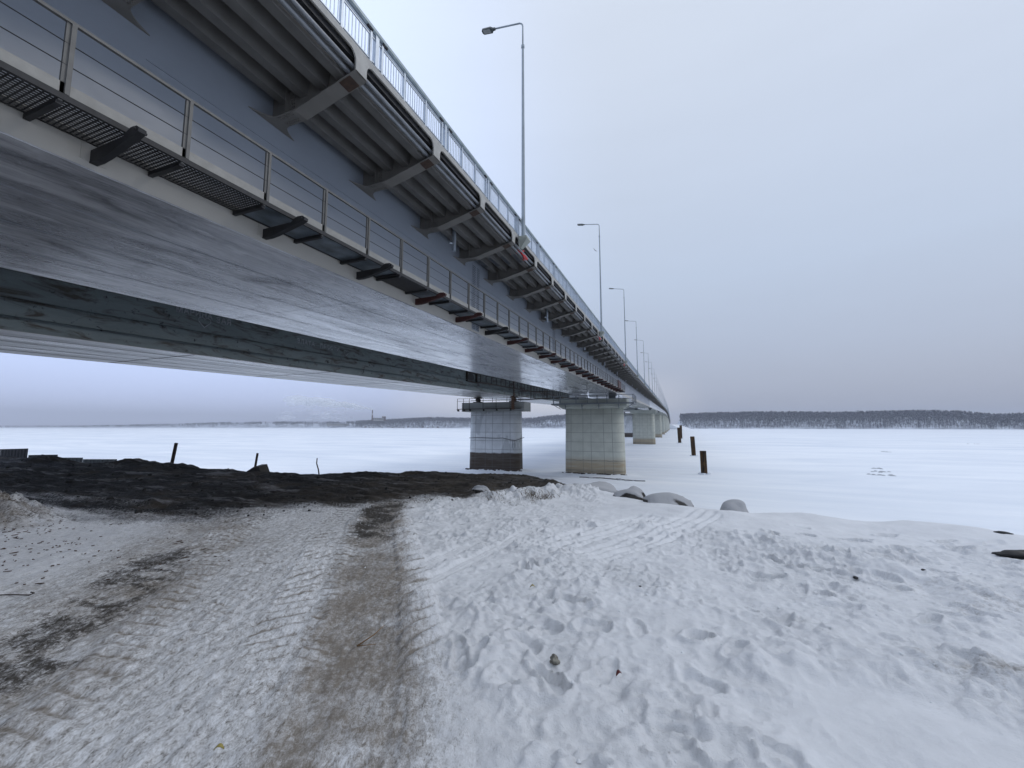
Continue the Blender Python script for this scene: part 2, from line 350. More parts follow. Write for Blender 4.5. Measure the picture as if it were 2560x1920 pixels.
# long faint weld seams on the soffit and the stiffener line on the web
m = MB()
for x in (-10.1, -11.9, -13.7): sweep(m, rect(x - .009, x + .009, ZB - .005, ZB - .001), seg(-26, 300))
for y in np.arange(-3, 160, 13.75): m.box(-15.6, -8.3, y, y + .012, ZB + zo(y) - .003, ZB + zo(y) - .001)
m.build('weld_seam', MT['web'], nb)
m = MB(); sweep(m, rect(-8.314, -8.30, 6.26, 6.275), seg(3.9, 178)); m.build('web_stiffener', MT['web'], nb)
BR = [0.33 + 3.0 * i for i in range(-4, 500)]
def bracket_mb(y, full=True):
    m = MB(); z = zo(y)
    up = [(-5.84, 7.165), (-7.46, 6.76), (-8.312, 6.76), (-8.312, 7.458), (-5.84, 7.458)]
    m.prism([(a, b + z) for a, b in up], 'y', y - .012, y + .012)
    fl = [(-5.80, 7.14), (-7.45, 6.735), (-8.0, 6.735)]
    for (a, b), (c, d) in zip(fl[:-1], fl[1:]):
        vs = []
        for yy in (y - .17, y + .17): vs += [(a, yy, b + z + G * (yy - y)), (c, yy, d + z + G * (yy - y)), (c, yy, d + .025 + z + G * (yy - y)), (a, yy, b + .025 + z + G * (yy - y))]
        m.add(vs, [(0, 1, 2, 3), (7, 6, 5, 4), (0, 4, 5, 1), (1, 5, 6, 2), (2, 6, 7, 3), (3, 7, 4, 0)])
    if full:   # curved gusset to the web, stiffener and bolts
        g = [(-8.0, -.17)] + [(-8.0 - .31 * t, -.17 - .42 * t ** 2.2) for t in (.25, .5, .7, .85, 1)]
        g = g + [(a, -b) for a, b in reversed(g)]
        m.prism([(a, y + b) for a, b in g], 'z', z + 6.735, z + 6.76)
        m.box(-7.80, -7.785, y - .13, y - .0125, z + 6.77, z + 7.45)
        for k in range(7):
            for s in (-.12, -.07, .07, .12): m.box(-7.55 - .065 * k, -7.58 - .065 * k, y + s - .014, y + s + .014, z + 6.715, z + 6.735)
        for k in range(8):
            for s in (-7.72, -7.66, -7.86): m.box(s, s + .028, y - .032, y - .0125, z + 6.82 + .075 * k, z + 6.85 + .075 * k)
    return m
for i, y in enumerate(BR[:100]):
    b = bracket_mb(y, i < 40).build('deck_bracket', MT['warm2'], nb)
    if i < 16:
        m = MB(); z = zo(y); zf_ = lambda x: 7.14 + (x + 5.80) * .2455 + z
        m.add([(x, yy, zf_(x) + G * (yy - y) - d) for d in (.012, .002) for x, yy in ((-5.97, y - .145), (-6.25, y - .145), (-6.25, y + .145), (-5.97, y + .145))], [(0, 1, 2, 3), (4, 7, 6, 5), (0, 4, 5, 1), (1, 5, 6, 2), (2, 6, 7, 3), (3, 7, 4, 0)])
        m.build('rusty_plate', MT['rustplate'], b)
m = MB()
for y in BR[100:]:
    q = bracket_mb(y, False); m.add(q.v, q.f)
tag(m.build('far_deck_brackets', MT['warm2'], nb, fix=False), kind='stuff')
# fascia with rounded slots between the brackets
m = MB()
for i, y in enumerate(BR):
    if i > 130: break
    r = .2; pl = [(-1.5, 7.56)]
    ks = range(0, 6) if i < 30 else (0, 5)
    pl += [(-.16 - r + r * sin(k * pi / 10), 7.56 - r + r * cos(k * pi / 10)) for k in ks]
    pl += [(-.16, 7.14), (.16, 7.14)]
    pl += [(.16 + r - r * cos(k * pi / 10), 7.56 - r + r * sin(k * pi / 10)) for k in ks]
    pl += [(1.5, 7.56), (1.5, 7.71), (-1.5, 7.71)]
    m.prism([(y + a, b + zo(y + a)) for a, b in pl], 'x', -5.835, -5.80)
sweep(m, rect(-5.835, -5.80, 7.56, 7.71), seg(BR[130] + 1.5, 1500))
m.build('fascia_plate', MT['fascia'], nb)
for y in BR[2:14]:
    m = MB(); z = zo(y + 1.35) + 7.445; a, b, c, d = -6.62, -6.42, y + 1.1, y + 1.62
    for q in ((a, a + .022, c, d), (b - .022, b, c, d), (a + .022, b - .022, c, c + .022), (a + .022, b - .022, d - .022, d)): m.box(q[0], q[1], q[2], q[3], z, z + .016, G)
    m.build('hatch_outline', MT['black'], nb)
    m = MB(); m.tube([(-7.09, y + 1.0, z + .02), (-7.09, y + 1.0, z - .09)], .035, 8); m.build('drain_stub', MT['black'], nb)
for i in range(14):
    y = 13.8 + 13.05 * i; z = zo(y); m = MB()
    m.tube([(-7.72, y, z + 7.46), (-7.72, y, z + 6.52)], .075, 12)
    if i < 3: m.tube([(-7.72, y, z + 6.82), (-7.86, y - .12, z + 6.82)], .05, 8)
    m.build('drain_pipe', MT['galv'], nb, smooth=False)
for i in range(4):     # bolted splices of web and ribs
    y = 16.95 + 13.75 * i; z = zo(y); m = MB(); m.box(-8.312, -8.30, y - .38, y + .38, z + 4.0, z + 7.1)
    sp = m.build('splice_plate', MT['web'], nb); m = MB()
    nr = 36 if i < 2 else 18
    for k in range(nr):
        for s in (-.3, -.2, -.1, .1, .2, .3):
            zz = z + 4.06 + k * 3.0 / nr; m.box(-8.299, -8.28, y + s - .016, y + s + .016, zz, zz + .032)
    m.build('bolt_rows', MT['bolt'], sp)
    for x in (-6.24, -6.80, -7.38, -7.93):
        m = MB()
        m.box(x - .07, x + .07, y - .52, y + .45, z + 7.128, z + 7.139).box(x + .09, x + .12, y - .52, y + .45, z + 7.20, z + 7.21)
        for k in range(9):
            for s in (-.045, 0, .045): m.box(x + s - .012, x + s + .012, y - .5 + .11 * k, y - .475 + .11 * k, z + 7.118, z + 7.138)
        m.build('rib_splice_bolts', MT['bolt'], nb)
for y in (3.4, 0.4): pass
# bearings between girder and piers belong to the piers

# ---------------------------------------------------------------- parapet of the new bridge
rl = empty('bridge_railing', (-5.83, 0, 7.7)); tag(rl, 'galvanised vertical-bar railing along the edge of the new bridge deck', 'railing')
def part(m, name, mat, root, **k):
    m.v = [(a - root.location.x, b - root.location.y, c - root.location.z) for a, b, c in m.v]; return m.build(name, mat, root, **k)
m = MB(); sweep(m, [(-5.85, 8.47), (-5.80, 8.45), (-5.765, 8.48), (-5.765, 8.55), (-5.80, 8.58), (-5.85, 8.57)], YS); part(m, 'cap_rail', MT['galv2'], rl)
m = MB(); sweep(m, circ(-5.84, 8.42, .022, 6), YS); part(m, 'handrail', MT['galv'], rl)
for z in (7.765, 8.335):
    m = MB(); sweep(m, rect(-5.84, -5.815, z, z + .03), YS); part(m, 'panel_rail', MT['galv'], rl)
def posts(y, k):
    z = zo(y); m = MB(); m.box(-5.87, -5.79, y - .05, y + .05, z + 7.705, z + 8.46)
    return m
far = MB(); farp = MB()
for i, y in enumerate(BR[:400]):
    yb = y + .45; mm_ = MB(); z = zo(yb)
    mm_.box(-5.88, -5.79, yb - .055, yb + .055, z + 7.712, z + 8.455)
    for s in (-.19, .19): mm_.box(-5.865, -5.80, yb + s - .03, yb + s + .03, z + 7.712, z + 8.455)
    if i < 33:
        p = part(mm_, 'post', MT['galv'], rl)
        if i < 12:
            q = MB(); q.tube([(-5.80, yb - .33, z + 8.455 - .008), (-5.80, yb - .17, z + 8.455)], .034, 6).tube([(-5.80, yb + .17, z + 8.455), (-5.80, yb + .33, z + 8.463)], .034, 6)
            q.v = [(a - rl.location.x, b, c - rl.location.z) for a, b, c in q.v]; q.build('rail_sleeve', MT['black'], p)
    else: far.add(mm_.v, mm_.f)
    for s in (1.03, 1.97):
        mm_ = MB(); z = zo(yb + s); mm_.box(-5.86, -5.80, yb + s - .03, yb + s + .03, z + 7.712, z + 8.44)
        if i < 33: part(mm_, 'post', MT['galv'], rl)
        else: far.add(mm_.v, mm_.f)
    mm_ = MB(); dense = i < 60
    for k in range(27 if dense else 9):
        yy = yb + .25 + k * (.0965 if dense else .29); z = zo(yy); w = .008 if dense else .012
        mm_.box(-5.835 - w, -5.835 + w, yy - w, yy + w, z + 7.797, z + 8.334)
    if i < 99: part(mm_, 'bar_panel', MT['galv'], rl)
    elif i < 220: farp.add(mm_.v, mm_.f)
tag(part(far, 'far_posts', MT['galv'], rl, fix=False), kind='stuff'); tag(part(farp, 'far_bars', MT['galv'], rl, fix=False), kind='stuff')

# ---------------------------------------------------------------- inspection walkway on the girder side
wk = empty('inspection_walkway', (-7.43, 0, 4.4)); tag(wk, 'narrow maintenance walkway hung along the side of the new girder', 'walkway')
WY1 = 74
def wpart(m, n, mat, **k): return part(m, n, mat, wk, **k)
m = MB(); sweep(m, rect(-7.455, -7.405, 5.385, 5.43), [-14, WY1]); wpart(m, 'handrail', MT['walkpost'])
for z in (4.78, 5.09):
    m = MB(); sweep(m, circ(-7.43, z, .008, 5), [-14, WY1]); wpart(m, 'cable', MT['black'])
m = MB(); sweep(m, rect(-7.432, -7.425, 4.358, 4.52), [-14, WY1]); wpart(m, 'toe_board', MT['toe'])
m = MB(); sweep(m, rect(-7.45, -7.405, 4.27, 4.355), [-14, WY1]); sweep(m, rect(-8.28, -8.235, 4.29, 4.37), [-14, WY1]); wpart(m, 'floor_edge', MT['black'])
for k in range(60):
    y = 2.62 + 1.485 * (k - 8)
    if y > WY1: break
    z = zo(y); m = MB(); m.box(-7.465, -7.425, y - .022, y + .022, z + 4.25, z + 5.384); m.box(-7.424, -7.40, y + .023, y + .075, z + 4.36, z + 5.384)
    wpart(m, 'post', MT['walkpost'])
    m = MB(); m.box(-8.29, -7.452, y - .035, y + .035, z + 4.21, z + 4.285); wpart(m, 'floor_bearer', MT['black'])
# see-through grating near the camera, frosted plates further on
m = MB()
for y in np.arange(-14, 5.6, .062):
    m.box(-8.234, -7.451, y, y + .012, zo(y) + 4.30, zo(y) + 4.32)
for x in np.arange(-8.2, -7.46, .062): m.box(x, x + .012, -14, 5.6, 4.302 + zo(-14), 4.322 + zo(-14), G)
wpart(m, 'grating', MT['black'])
m = MB(); sweep(m, rect(-8.234, -7.451, 4.302, 4.315), [5.62, 9.9]); sweep(m, rect(-8.234, -7.451, 4.302, 4.315), [11.6, WY1]); wpart(m, 'floor_plate', MT['floorplate'])
m = MB(); sweep(m, rect(-8.234, -7.451, 4.26, 4.315), [9.92, 11.58]); wpart(m, 'floor_plate', MT['black'])
for k in range(27):
    y = 3.37 + 2.93 * (k - 4)
    if y > WY1: break
    z = zo(y); m = MB(); P = [(-8.31, 4.0), (-8.31, 4.205), (-7.47, 4.215), (-7.40, 4.27), (-7.30, 4.315), (-7.15, 4.305), (-7.09, 4.26), (-7.10, 4.205), (-7.2, 4.17), (-7.9, 4.02), (-8.1, 3.995)]
    m.prism([(a, b + z) for a, b in P], 'y', y - .05, y + .05)
    m.tube([(-7.16, y - .085, z + 4.25), (-7.16, y + .085, z + 4.25)], .022, 8)
    b = wpart(m, 'support_bracket', MT['red'] if (k >= 7 and k not in (9,)) else MT['black'])
    if k >= 7 and k != 9: b['label'] = 'dark red primed support bracket'
    m = MB(); m.box(-8.309, -8.30, y - .16, y + .16, z + 4.02, z + 4.30); m.v = [(a + 7.43, b2, c - 4.4) for a, b2, c in m.v]; m.build('fixing_plate', MT['web_low'], b)
# red fitting and cylinder near the pier end
m = MB(); z = zo(66); m.box(-7.40, -7.30, 63.5, 67.2, z + 4.3, z + 5.5); wpart(m, 'red_panel', MT['red'])

# ---------------------------------------------------------------- street lamps
def make_lamp(x, y):
    z = zo(y) + 7.42; r = empty('street_lamp', (x, y, z))
    m = MB(); m.tube([(0, 0, 0), (0, 0, 9.0)], .085, 10, r2=.05).tube([(0, 0, 9.0), (0, 0, 9.12)], .075, 10); m.build('pole', MT['pole'], r, smooth=False)
    m = MB(); pts = [(0, 0, 9.1), (0, 0, 10.05)] + [(-.22 + .22 * cos(a), 0, 10.05 + .22 * sin(a)) for a in (pi / 8, pi / 4, 3 * pi / 8, pi / 2 - .2)] + [(-1.35, 0, 10.47)]
    m.tube(pts, .034, 8); m.build('arm', MT['pole'], r, smooth=True)
    m = MB(); a = radians(9)
    def T(px, py, pz): return (-1.35 - px * cos(a) - pz * sin(a) * 0, py, 10.47 + px * sin(a) + pz)
    out = [(0, -.04), (.12, -.06), (.2, -.15), (.62, -.14), (.68, -.06), (.68, .06), (.62, .14), (.2, .15), (.12, .06), (0, .04)]
    n = len(out); vs = [T(p, q, -.045) for p, q in out] + [T(p, q * .8, .045) for p, q in out]
    m.add(vs, [tuple(range(n)), tuple(range(2 * n - 1, n - 1, -1))] + [(i, (i + 1) % n, (i + 1) % n + n, i + n) for i in range(n)])
    h = m.build('lamp_head', MT['lamp'], r)
    m = MB(); pl = [(.26, -.11), (.6, -.11), (.6, .11), (.26, .11)]; vs = [T(p, q, -.052) for p, q in pl] + [T(p, q, -.047) for p, q in pl]
    m.add(vs, [(0, 1, 2, 3), (7, 6, 5, 4), (0, 4, 5, 1), (1, 5, 6, 2), (2, 6, 7, 3), (3, 7, 4, 0)]); m.build('lamp_lens', MT['lampglass'], h)
    m = MB(); vs = [(-.15, -.2, .18), (.2, -.2, .18), (.2, .2, .18), (-.15, .2, .18), (-.15, -.14, -.28), (-.08, -.1, -.30), (-.08, .1, -.30), (-.15, .14, -.28), (.24, -.22, .05), (.24, .22, .05), (-.15, -.2, .05), (-.15, .2, .05)]
    m.add(vs, [(0, 1, 2, 3), (0, 10, 8, 1), (2, 9, 11, 3), (1, 8, 9, 2), (8, 5, 6, 9), (10, 4, 5, 8), (9, 6, 7, 11), (4, 7, 6, 5), (0, 3, 11, 10), (10, 11, 7, 4)])
    m.build('concrete_base', MT['piercap'], r)
    return r
LX, LY, LD = -5.60, 15.95, 21.0
lamp0 = make_lamp(LX, LY)
for i in range(70):
    y = LY + LD * i
    if y > 1495: break
    o = lamp0 if i == 0 else copy_tree(lamp0); o.location = (LX, y, zo(y) + 7.42)
    o['group'] = 'street lamps along the new bridge railing'; o['category'] = 'street lamp'
    words = ['nearest', 'second nearest', 'third nearest', 'fourth nearest', 'fifth nearest', 'sixth nearest', 'seventh nearest', 'eighth nearest', 'ninth nearest', 'tenth nearest']
    o['label'] = (words[i] + ' tall street lamp on the edge of the new bridge') if i < 10 else 'tiny distant street lamp beyond the tenth in the far row on the bridge'
    # galvanised, each one slightly turned
    o.rotation_euler = (0, 0, radians(random.uniform(-3, 3)))
for i in range(3):
    y = LY + LD * i + .75; z = zo(y) + 7.27; m = MB()
    m.tube([(-.30, -.35, .02), (-.1, -.2, .03), (0, .3, .0), (.02, .62, -.06)], .05, 7).tube([(-.45, -.3, -.1), (-.1, -.15, -.02), (.05, .1, .12)], .035, 6).tube([(0, .25, 0), (-.06, .35, -.2)], .035, 6).tube([(.0, -.1, .0), (.03, .1, -.12), (.0, .45, -.14)], .03, 6)
    o = m.build('red_hose_coupling', MT['redcable'], None, smooth=True); o.location = (-5.93, y, z)
    tag(o, 'red plastic hose coupling under the deck edge beside the %s street lamp' % ('nearest', 'second nearest', 'third nearest')[i], 'coupling', 'red couplings under the deck edge')

# ---------------------------------------------------------------- piers
def rrect(w, d, r, n=8):
    pts = []
    for cx, cy, a0 in ((w / 2 - r, d / 2 - r, 0), (-w / 2 + r, d / 2 - r, 90), (-w / 2 + r, -d / 2 + r, 180), (w / 2 - r, -d / 2 + r, 270)):
        for k in range(n + 1): a = radians(a0 + 90 * k / n); pts.append((cx + r * cos(a), cy + r * sin(a)))
    return pts
def uvloft(name, rings, mat, parent, smooth=True, uoff=0):   # rings: list of (pts, z); uv = perimeter, height
    me = bpy.data.meshes.new(name); n = len(rings[0][0]); vs = [(p[0], p[1], z) for R_, z in rings for p in R_]; fs = []
    per = [0]
    R0 = rings[0][0]
    for k in range(n): a, b = R0[k], R0[(k + 1) % n]; per.append(per[-1] + math.dist(a, b))
    uvs = []
    for i in range(len(rings) - 1):
        for k in range(n):
            fs.append((i * n + k, i * n + (k + 1) % n, (i + 1) * n + (k + 1) % n, (i + 1) * n + k))
            uvs += [(per[k], rings[i][1]), (per[k + 1], rings[i][1]), (per[k + 1], rings[i + 1][1]), (per[k], rings[i + 1][1])]
    top = tuple((len(rings) - 1) * n + k for k in range(n)); fs.append(top); uvs += [(0.6, rings[-1][1] + .3)] * n
    bot = tuple(range(n - 1, -1, -1)); fs.append(bot); uvs += [(0.6, rings[0][1])] * n
    me.from_pydata(vs, [], fs); ul = me.uv_layers.new(name='UVMap')
    ul.data.foreach_set('uv', np.array([(u + uoff, v) for u, v in uvs], dtype=np.float32).ravel())
    for p in me.polygons: p.use_smooth = smooth and len(p.vertices) == 4
    me.materials.append(mat); me.update(); return link(bpy.data.objects.new(name, me), parent)
ICE = -7.95
def pier(xc, y, w, d, new, idx):
    r = empty('bridge_pier', (xc, y, ICE)); top = ZB + zo(y) - (.87 if new else 1.07) - ICE; capb = top - 1.65
    base = rrect(w + .25, d + .3, 1.35 if new else 1.1); up = rrect(w, d, 1.35 if new else 1.1)
    uvloft('shaft', [(base, -.6), (base, 0), (up, capb)], MT['pier'] if new else MT['oldpier'], r, uoff=.4)
    cw, cdp = w + 1.6 if new else w + 2.6, d + .9
    if new:
        lo = rrect(w + .5, d + .3, .5, 2); hi = rrect(cw, cdp, .15, 2)
        uvloft('cap', [(lo, capb + .002), (hi, capb + .35), (hi, top)], MT['piercap'], r, smooth=False)
    else:
        hi = rrect(cw, cdp, .06, 1); uvloft('cap', [(hi, capb + .002), (hi, top)], MT['oldcap'], r, smooth=False)
    for s in (-3.1, 3.1) if new else (-3.7, 3.6):
        m = MB(); h = (.87 if new else 1.07)
        if new: m.box(s - .55, s + .55, -.5, .5, top, top + h - .32).box(s - .7, s + .7, -.62, .62, top + h - .32, top + h - .012)
        else: m.box(s - .8, s + .8, -.6, .6, top, top + .22).tube([(s, -.55, top + .55), (s, .55, top + .55)], .33, 12).box(s - .62, s + .62, -.5, .5, top + .86, top + h - .012)
        m.build('bearing', MT['plat'] if new else MT['oldrail'], r)
    nm = 'pale green concrete pier' if new else 'white concrete pier with dark waterline band'
    od = ['nearest', 'second nearest', 'third nearest', 'fourth nearest', 'fifth nearest', 'sixth nearest', 'seventh nearest', 'eighth nearest', 'ninth nearest', 'tenth nearest', 'farthest']
    tag(r, '%s %s under the %s bridge' % (od[idx], nm, 'new' if new else 'old'), 'bridge pier', 'piers of the new bridge' if new else 'piers of the old bridge')
    return r
PY = [71.6 + 131.0 * i for i in range(11)]
for i, y in enumerate(PY):
    pier(-12.4, y, 9.7, 3.4, True, i); pier(-30.65, y, 9.75, 3.0, False, i)

# ---------------------------------------------------------------- old bridge
ob = empty('old_road_bridge', (0, 0, 0)); tag(ob, 'older dark steel bridge with rust patches running parallel behind the new one', 'bridge')
m = MB(); sweep(m, rect(-35.0, -26.2, ZB, ZB + .025), YS); m.build('girder_soffit', MT['oldsoffit'], ob)
m = MB(); sweep(m, rect(-26.23, -26.2, ZB + .026, 7.5), YS); m.build('girder_web', MT['oldweb'], ob)
m = MB(); sweep(m, rect(-34.97, -34.94, ZB + .026, 7.5), YS); m.build('girder_web', MT['oldweb'], ob)
for z in (4.5, 5.27):
    m = MB(); sweep(m, rect(-26.198, -26.02, z, z + .02), YS); m.build('web_stiffener', MT['oldweb'], ob)
m = MB(); sweep(m, rect(-38.2, -22.6, 7.502, 7.72), YS); m.build('deck_slab', MT['oldsoffit'], ob)
m = MB()
for x in (-27.9, -29.8, -31.6, -33.4): sweep(m, rect(x - .01, x + .01, ZB - .008, ZB - .001), seg(-26, 200))
for y in np.arange(-5, 120, 10.5): m.box(-34.9, -26.3, y, y + .05, ZB + zo(y) - .01, ZB + zo(y) - .001)
m.build('weld_seam', MT['oldrail'], ob)
# chalk writing on the old web (faces the camera side)
def text_on_web(s, y, z, size, slant=0):
    cu = bpy.data.curves.new('chalk_writing', 'FONT'); cu.body = s; cu.size = size; cu.extrude = .002; cu.space_character = 1.12
    cu.materials.append(MT['chalk'])
    cu.fill_mode = 'NONE'; cu.bevel_depth = .019; cu.bevel_resolution = 0
    o = bpy.data.objects.new('chalk_writing', cu); C.objects.link(o)
    o.matrix_world = Matrix.Translation((-26.185, y, z + zo(y))) @ Matrix(((0, 0, 1, 0), (1, 0, 0, 0), (G + slant, 1, 0, 0), (0, 0, 0, 1)))
    bpy.context.view_layer.update()
    me = bpy.data.meshes.new_from_object(o.evaluated_get(bpy.context.evaluated_depsgraph_get())); mo = bpy.data.objects.new('chalk_writing', me)
    mo.matrix_world = o.matrix_world.copy(); bpy.data.objects.remove(o); link(mo, ob)
    return mo
text_on_web('\u041c\u0410\u0420\u0418\u041d\u0410', 14.75, 6.22, .43)
text_on_web('\u0417\u0410\u042f', 17.0, 6.06, .47)
text_on_web('\u0417\u041b\u0410\u0422\u0410', 23.0, 5.78, .46)
text_on_web('\u041f\u0420\u041e\u0421\u0422\u0418', 25.2, 5.74, .46)
def heart(y, z, s, r):
    m = MB(); pts = []
    for k in range(25):
        t = 2 * pi * k / 24; hx = 16 * sin(t) ** 3 / 16; hz = (13 * cos(t) - 5 * cos(2 * t) - 2 * cos(3 * t) - cos(4 * t)) / 16
        pts.append((-26.185, y + s * hx, z + zo(y) + s * hz))
    m.tube(pts, r, 5, cap=False); m.build('chalk_heart', MT['chalk'], ob)
heart(16.35, 5.92, .36, .028); heart(28.1, 5.72, .26, .022)
# gangway along the old web, hung from it
gw = empty('service_gangway', (-25.8, 52, 5.1)); tag(gw, 'rusty service gangway with railings along the old girder near the pier', 'gangway')
def gp(m, n, mat): return part(m, n, mat, gw)
m = MB(); sweep(m, rect(-26.0, -25.3, 5.08, 5.16), [53.4, 120]); gp(m, 'floor', MT['oldrail'])
m = MB(); sweep(m, rect(-25.34, -25.30, 6.15, 6.2), [53.4, 120]); sweep(m, rect(-25.34, -25.30, 5.62, 5.65), [53.4, 120]); gp(m, 'handrail', MT['oldrail'])
for k in range(36):
    y = 53.5 + 1.9 * k; m = MB(); z = zo(y); m.box(-25.36, -25.28, y - .04, y + .04, z + 5.161, z + 6.149); gp(m, 'post', MT['oldrail'])
m = MB(); z = zo(53)
for y0, y1, z0, z1 in ((50.6, 50.7, 5.0, 6.4), (53.6, 53.7, 5.0, 6.4), (50.7, 53.6, 6.3, 6.4), (50.7, 53.6, 5.0, 5.08)): m.box(-26.19, -25.9, y0, y1, z0 + z, z1 + z)
gp(m, 'hatch_frame', MT['oldrail'])
m = MB(); m.prism([(52.15 + .95 * cos(a), 5.7 + z + .55 * sin(a)) for a in np.arange(0, 2 * pi, pi / 10)], 'x', -26.195, -26.15); gp(m, 'manhole', MT['black'])
# gangway across between the two pier heads
cg = empty('cross_gangway', (-24.5, 70, 4.8)); tag(cg, 'rusty railed gangway linking the old pier head to the new one', 'gangway')
def cp(m, n, mat): return part(m, n, mat, cg)
m = MB(); m.add([(-25.7, 69.6, 4.72), (-17.6, 69.6, 4.90), (-17.6, 70.4, 4.90), (-25.7, 70.4, 4.72), (-25.7, 69.6, 4.86), (-17.6, 69.6, 5.04), (-17.6, 70.4, 5.04), (-25.7, 70.4, 4.86)], [(0, 1, 2, 3), (4, 7, 6, 5), (0, 4, 5, 1), (1, 5, 6, 2), (2, 6, 7, 3), (3, 7, 4, 0)]); cp(m, 'floor', MT['oldrail'])
for yy in (69.62, 70.38):
    m = MB(); m.tube([(-25.6, yy, 6.35), (-20.3, yy, 6.15), (-19.2, yy, 6.12), (-19.2, yy, 5.0)], .045, 6); cp(m, 'handrail', MT['oldrail'])
    for x in (-25.5, -24.9, -23.2, -22.6, -20.9, -20.3): m = MB(); m.tube([(x, yy, 4.8), (x, yy, 6.25)], .05, 6); cp(m, 'post', MT['oldrail'])
# railing and platform on the old pier head
orl = empty('pier_head_railing', (-30.6, 69.3, 2.8)); tag(orl, 'rusty dark railing hung round the cap of the nearest old pier', 'railing')
def op(m, n, mat): return part(m, n, mat, orl)
zt = ZB + zo(71.6) - 1.07; zb = zt - 1.25
m = MB(); m.box(-37.6, -24.9, 69.1, 69.6, zb, zb + .1); op(m, 'platform', MT['oldrail'])
for x in (-37.5, -36.2, -35.0, -32.2, -29.6, -26.9):
    m = MB(); m.box(x - .035, x + .035, 69.12, 69.19, zb + .1, zt + .75); m.box(x - .05, x + .05, 69.19, 69.9, zb - .35, zb - .02); op(m, 'post', MT['oldrail'])
m = MB(); m.box(-37.5, -24.9, 69.13, 69.18, zt + .70, zt + .76).box(-37.5, -24.9, 69.13, 69.18, zt + .25, zt + .3); op(m, 'handrail', MT['oldrail'])
for x in (-35.2, -32.0, -29.0, -26.3):
    m = MB(); m.box(x - .035, x + .035, 72.9, 72.97, zt, zt + 1.15); op(m, 'post', MT['oldrail'])
m = MB(); m.box(-36.5, -25.2, 72.9, 72.96, zt + 1.1, zt + 1.16).box(-36.5, -25.2, 72.9, 72.96, zt + .6, zt + .65); op(m, 'handrail', MT['oldrail'])
m = MB(); m.box(-26.6, -26.05, 69.0, 69.09, zt - 1.45, 8.2 + 1.2)
for k in range(12): m.box(-26.7, -25.8, 68.9, 68.98, zt - 1.3 + .35 * k, zt - 1.22 + .35 * k)
m.tube([(-28.0, 69.0, zt + .9), (-28.0, 69.0, 8.5)], .08, 6); op(m, 'ladder', MT['rust'])
m = MB(); pts = [(-35.3, 69.86, -2.05), (-33.4, 69.84, -1.95), (-32, 69.84, -2.0), (-30, 69.84, -2.05), (-28.6, 69.84, -2.0), (-27, 69.84, -2.35), (-26.1, 69.84, -2.4), (-25.3, 70.3, -2.1), (-24.9, 71, -1.9)]
m.tube(pts, .05, 6).tube([(-26.6, 69.8, -2.4), (-26.7, 69.75, -3.4), (-26.5, 69.75, -4.1), (-26.2, 69.8, -3.3), (-26.3, 69.8, -2.4)], .03, 5)
tag(m.build('cable', MT['black'], None, smooth=True), 'black cable slung round the nearest old pier above its waterline', 'cable')
# grey platform on the new pier head
npf = empty('pier_head_walkway', (-12.4, 69.2, 3.7)); tag(npf, 'grey steel walkway and railing round the cap of the nearest new pier', 'walkway')
def pp(m, n, mat): return part(m, n, mat, npf)
zt = ZB + zo(71.6) - .87; zf = zt - .95
m = MB(); m.box(-18.9, -5.6, 68.75, 69.42, zf, zf + .22).box(-6.3, -5.6, 69.43, 74.0, zf, zf + .22).box(-19.4, -18.6, 69.43, 74, zf, zf + .22); pp(m, 'platform', MT['plat'])
for x in (-18.8, -17.6, -14.9, -13.0, -11.4, -9.8, -7.9, -5.7):
    m = MB(); m.box(x - .06, x + .06, 68.76, 68.86, zf + .22, zf + 1.42); pp(m, 'post', MT['plat'])
for y in (70.5, 72.2, 73.9):
    m = MB(); m.box(-5.68, -5.6, y - .04, y + .04, zf + .22, zf + 1.42); pp(m, 'post', MT['plat'])
for zz in (zf + .8, zf + 1.42):
    m = MB(); m.box(-18.85, -5.6, 68.77, 68.83, zz, zz + .09).box(-5.67, -5.61, 68.84, 74.0, zz, zz + .06); pp(m, 'handrail', MT['plat'])
for x in (-16.8, -14.0, -11.2, -8.0):
    m = MB(); m.add([(x - .06, 68.8, zf - .01), (x + .06, 68.8, zf - .01), (x + .06, 69.4, zf - .01), (x - .06, 69.4, zf - .01), (x - .06, 69.3, zf - .8), (x + .06, 69.3, zf - .8)], [(0, 1, 2, 3), (0, 4, 5, 1), (0, 3, 4), (1, 5, 2), (3, 2, 5, 4)]); pp(m, 'brace', MT['plat'])
m = MB(); m.tube([(-5.7, 69, zf), (-7.0, 69.5, zf - .75)], .05, 5).tube([(-18.9, 69, zf), (-17.7, 69.5, zf - .75)], .05, 5); pp(m, 'brace', MT['plat'])
m = MB(); m.box(-16.3, -13.3, 69.95, 70.0, zt + .32, zt + .78).box(-12.9, -9.7, 69.95, 70.0, zt + .32, zt + .78); pp(m, 'pale_board', MT['webwhite'])

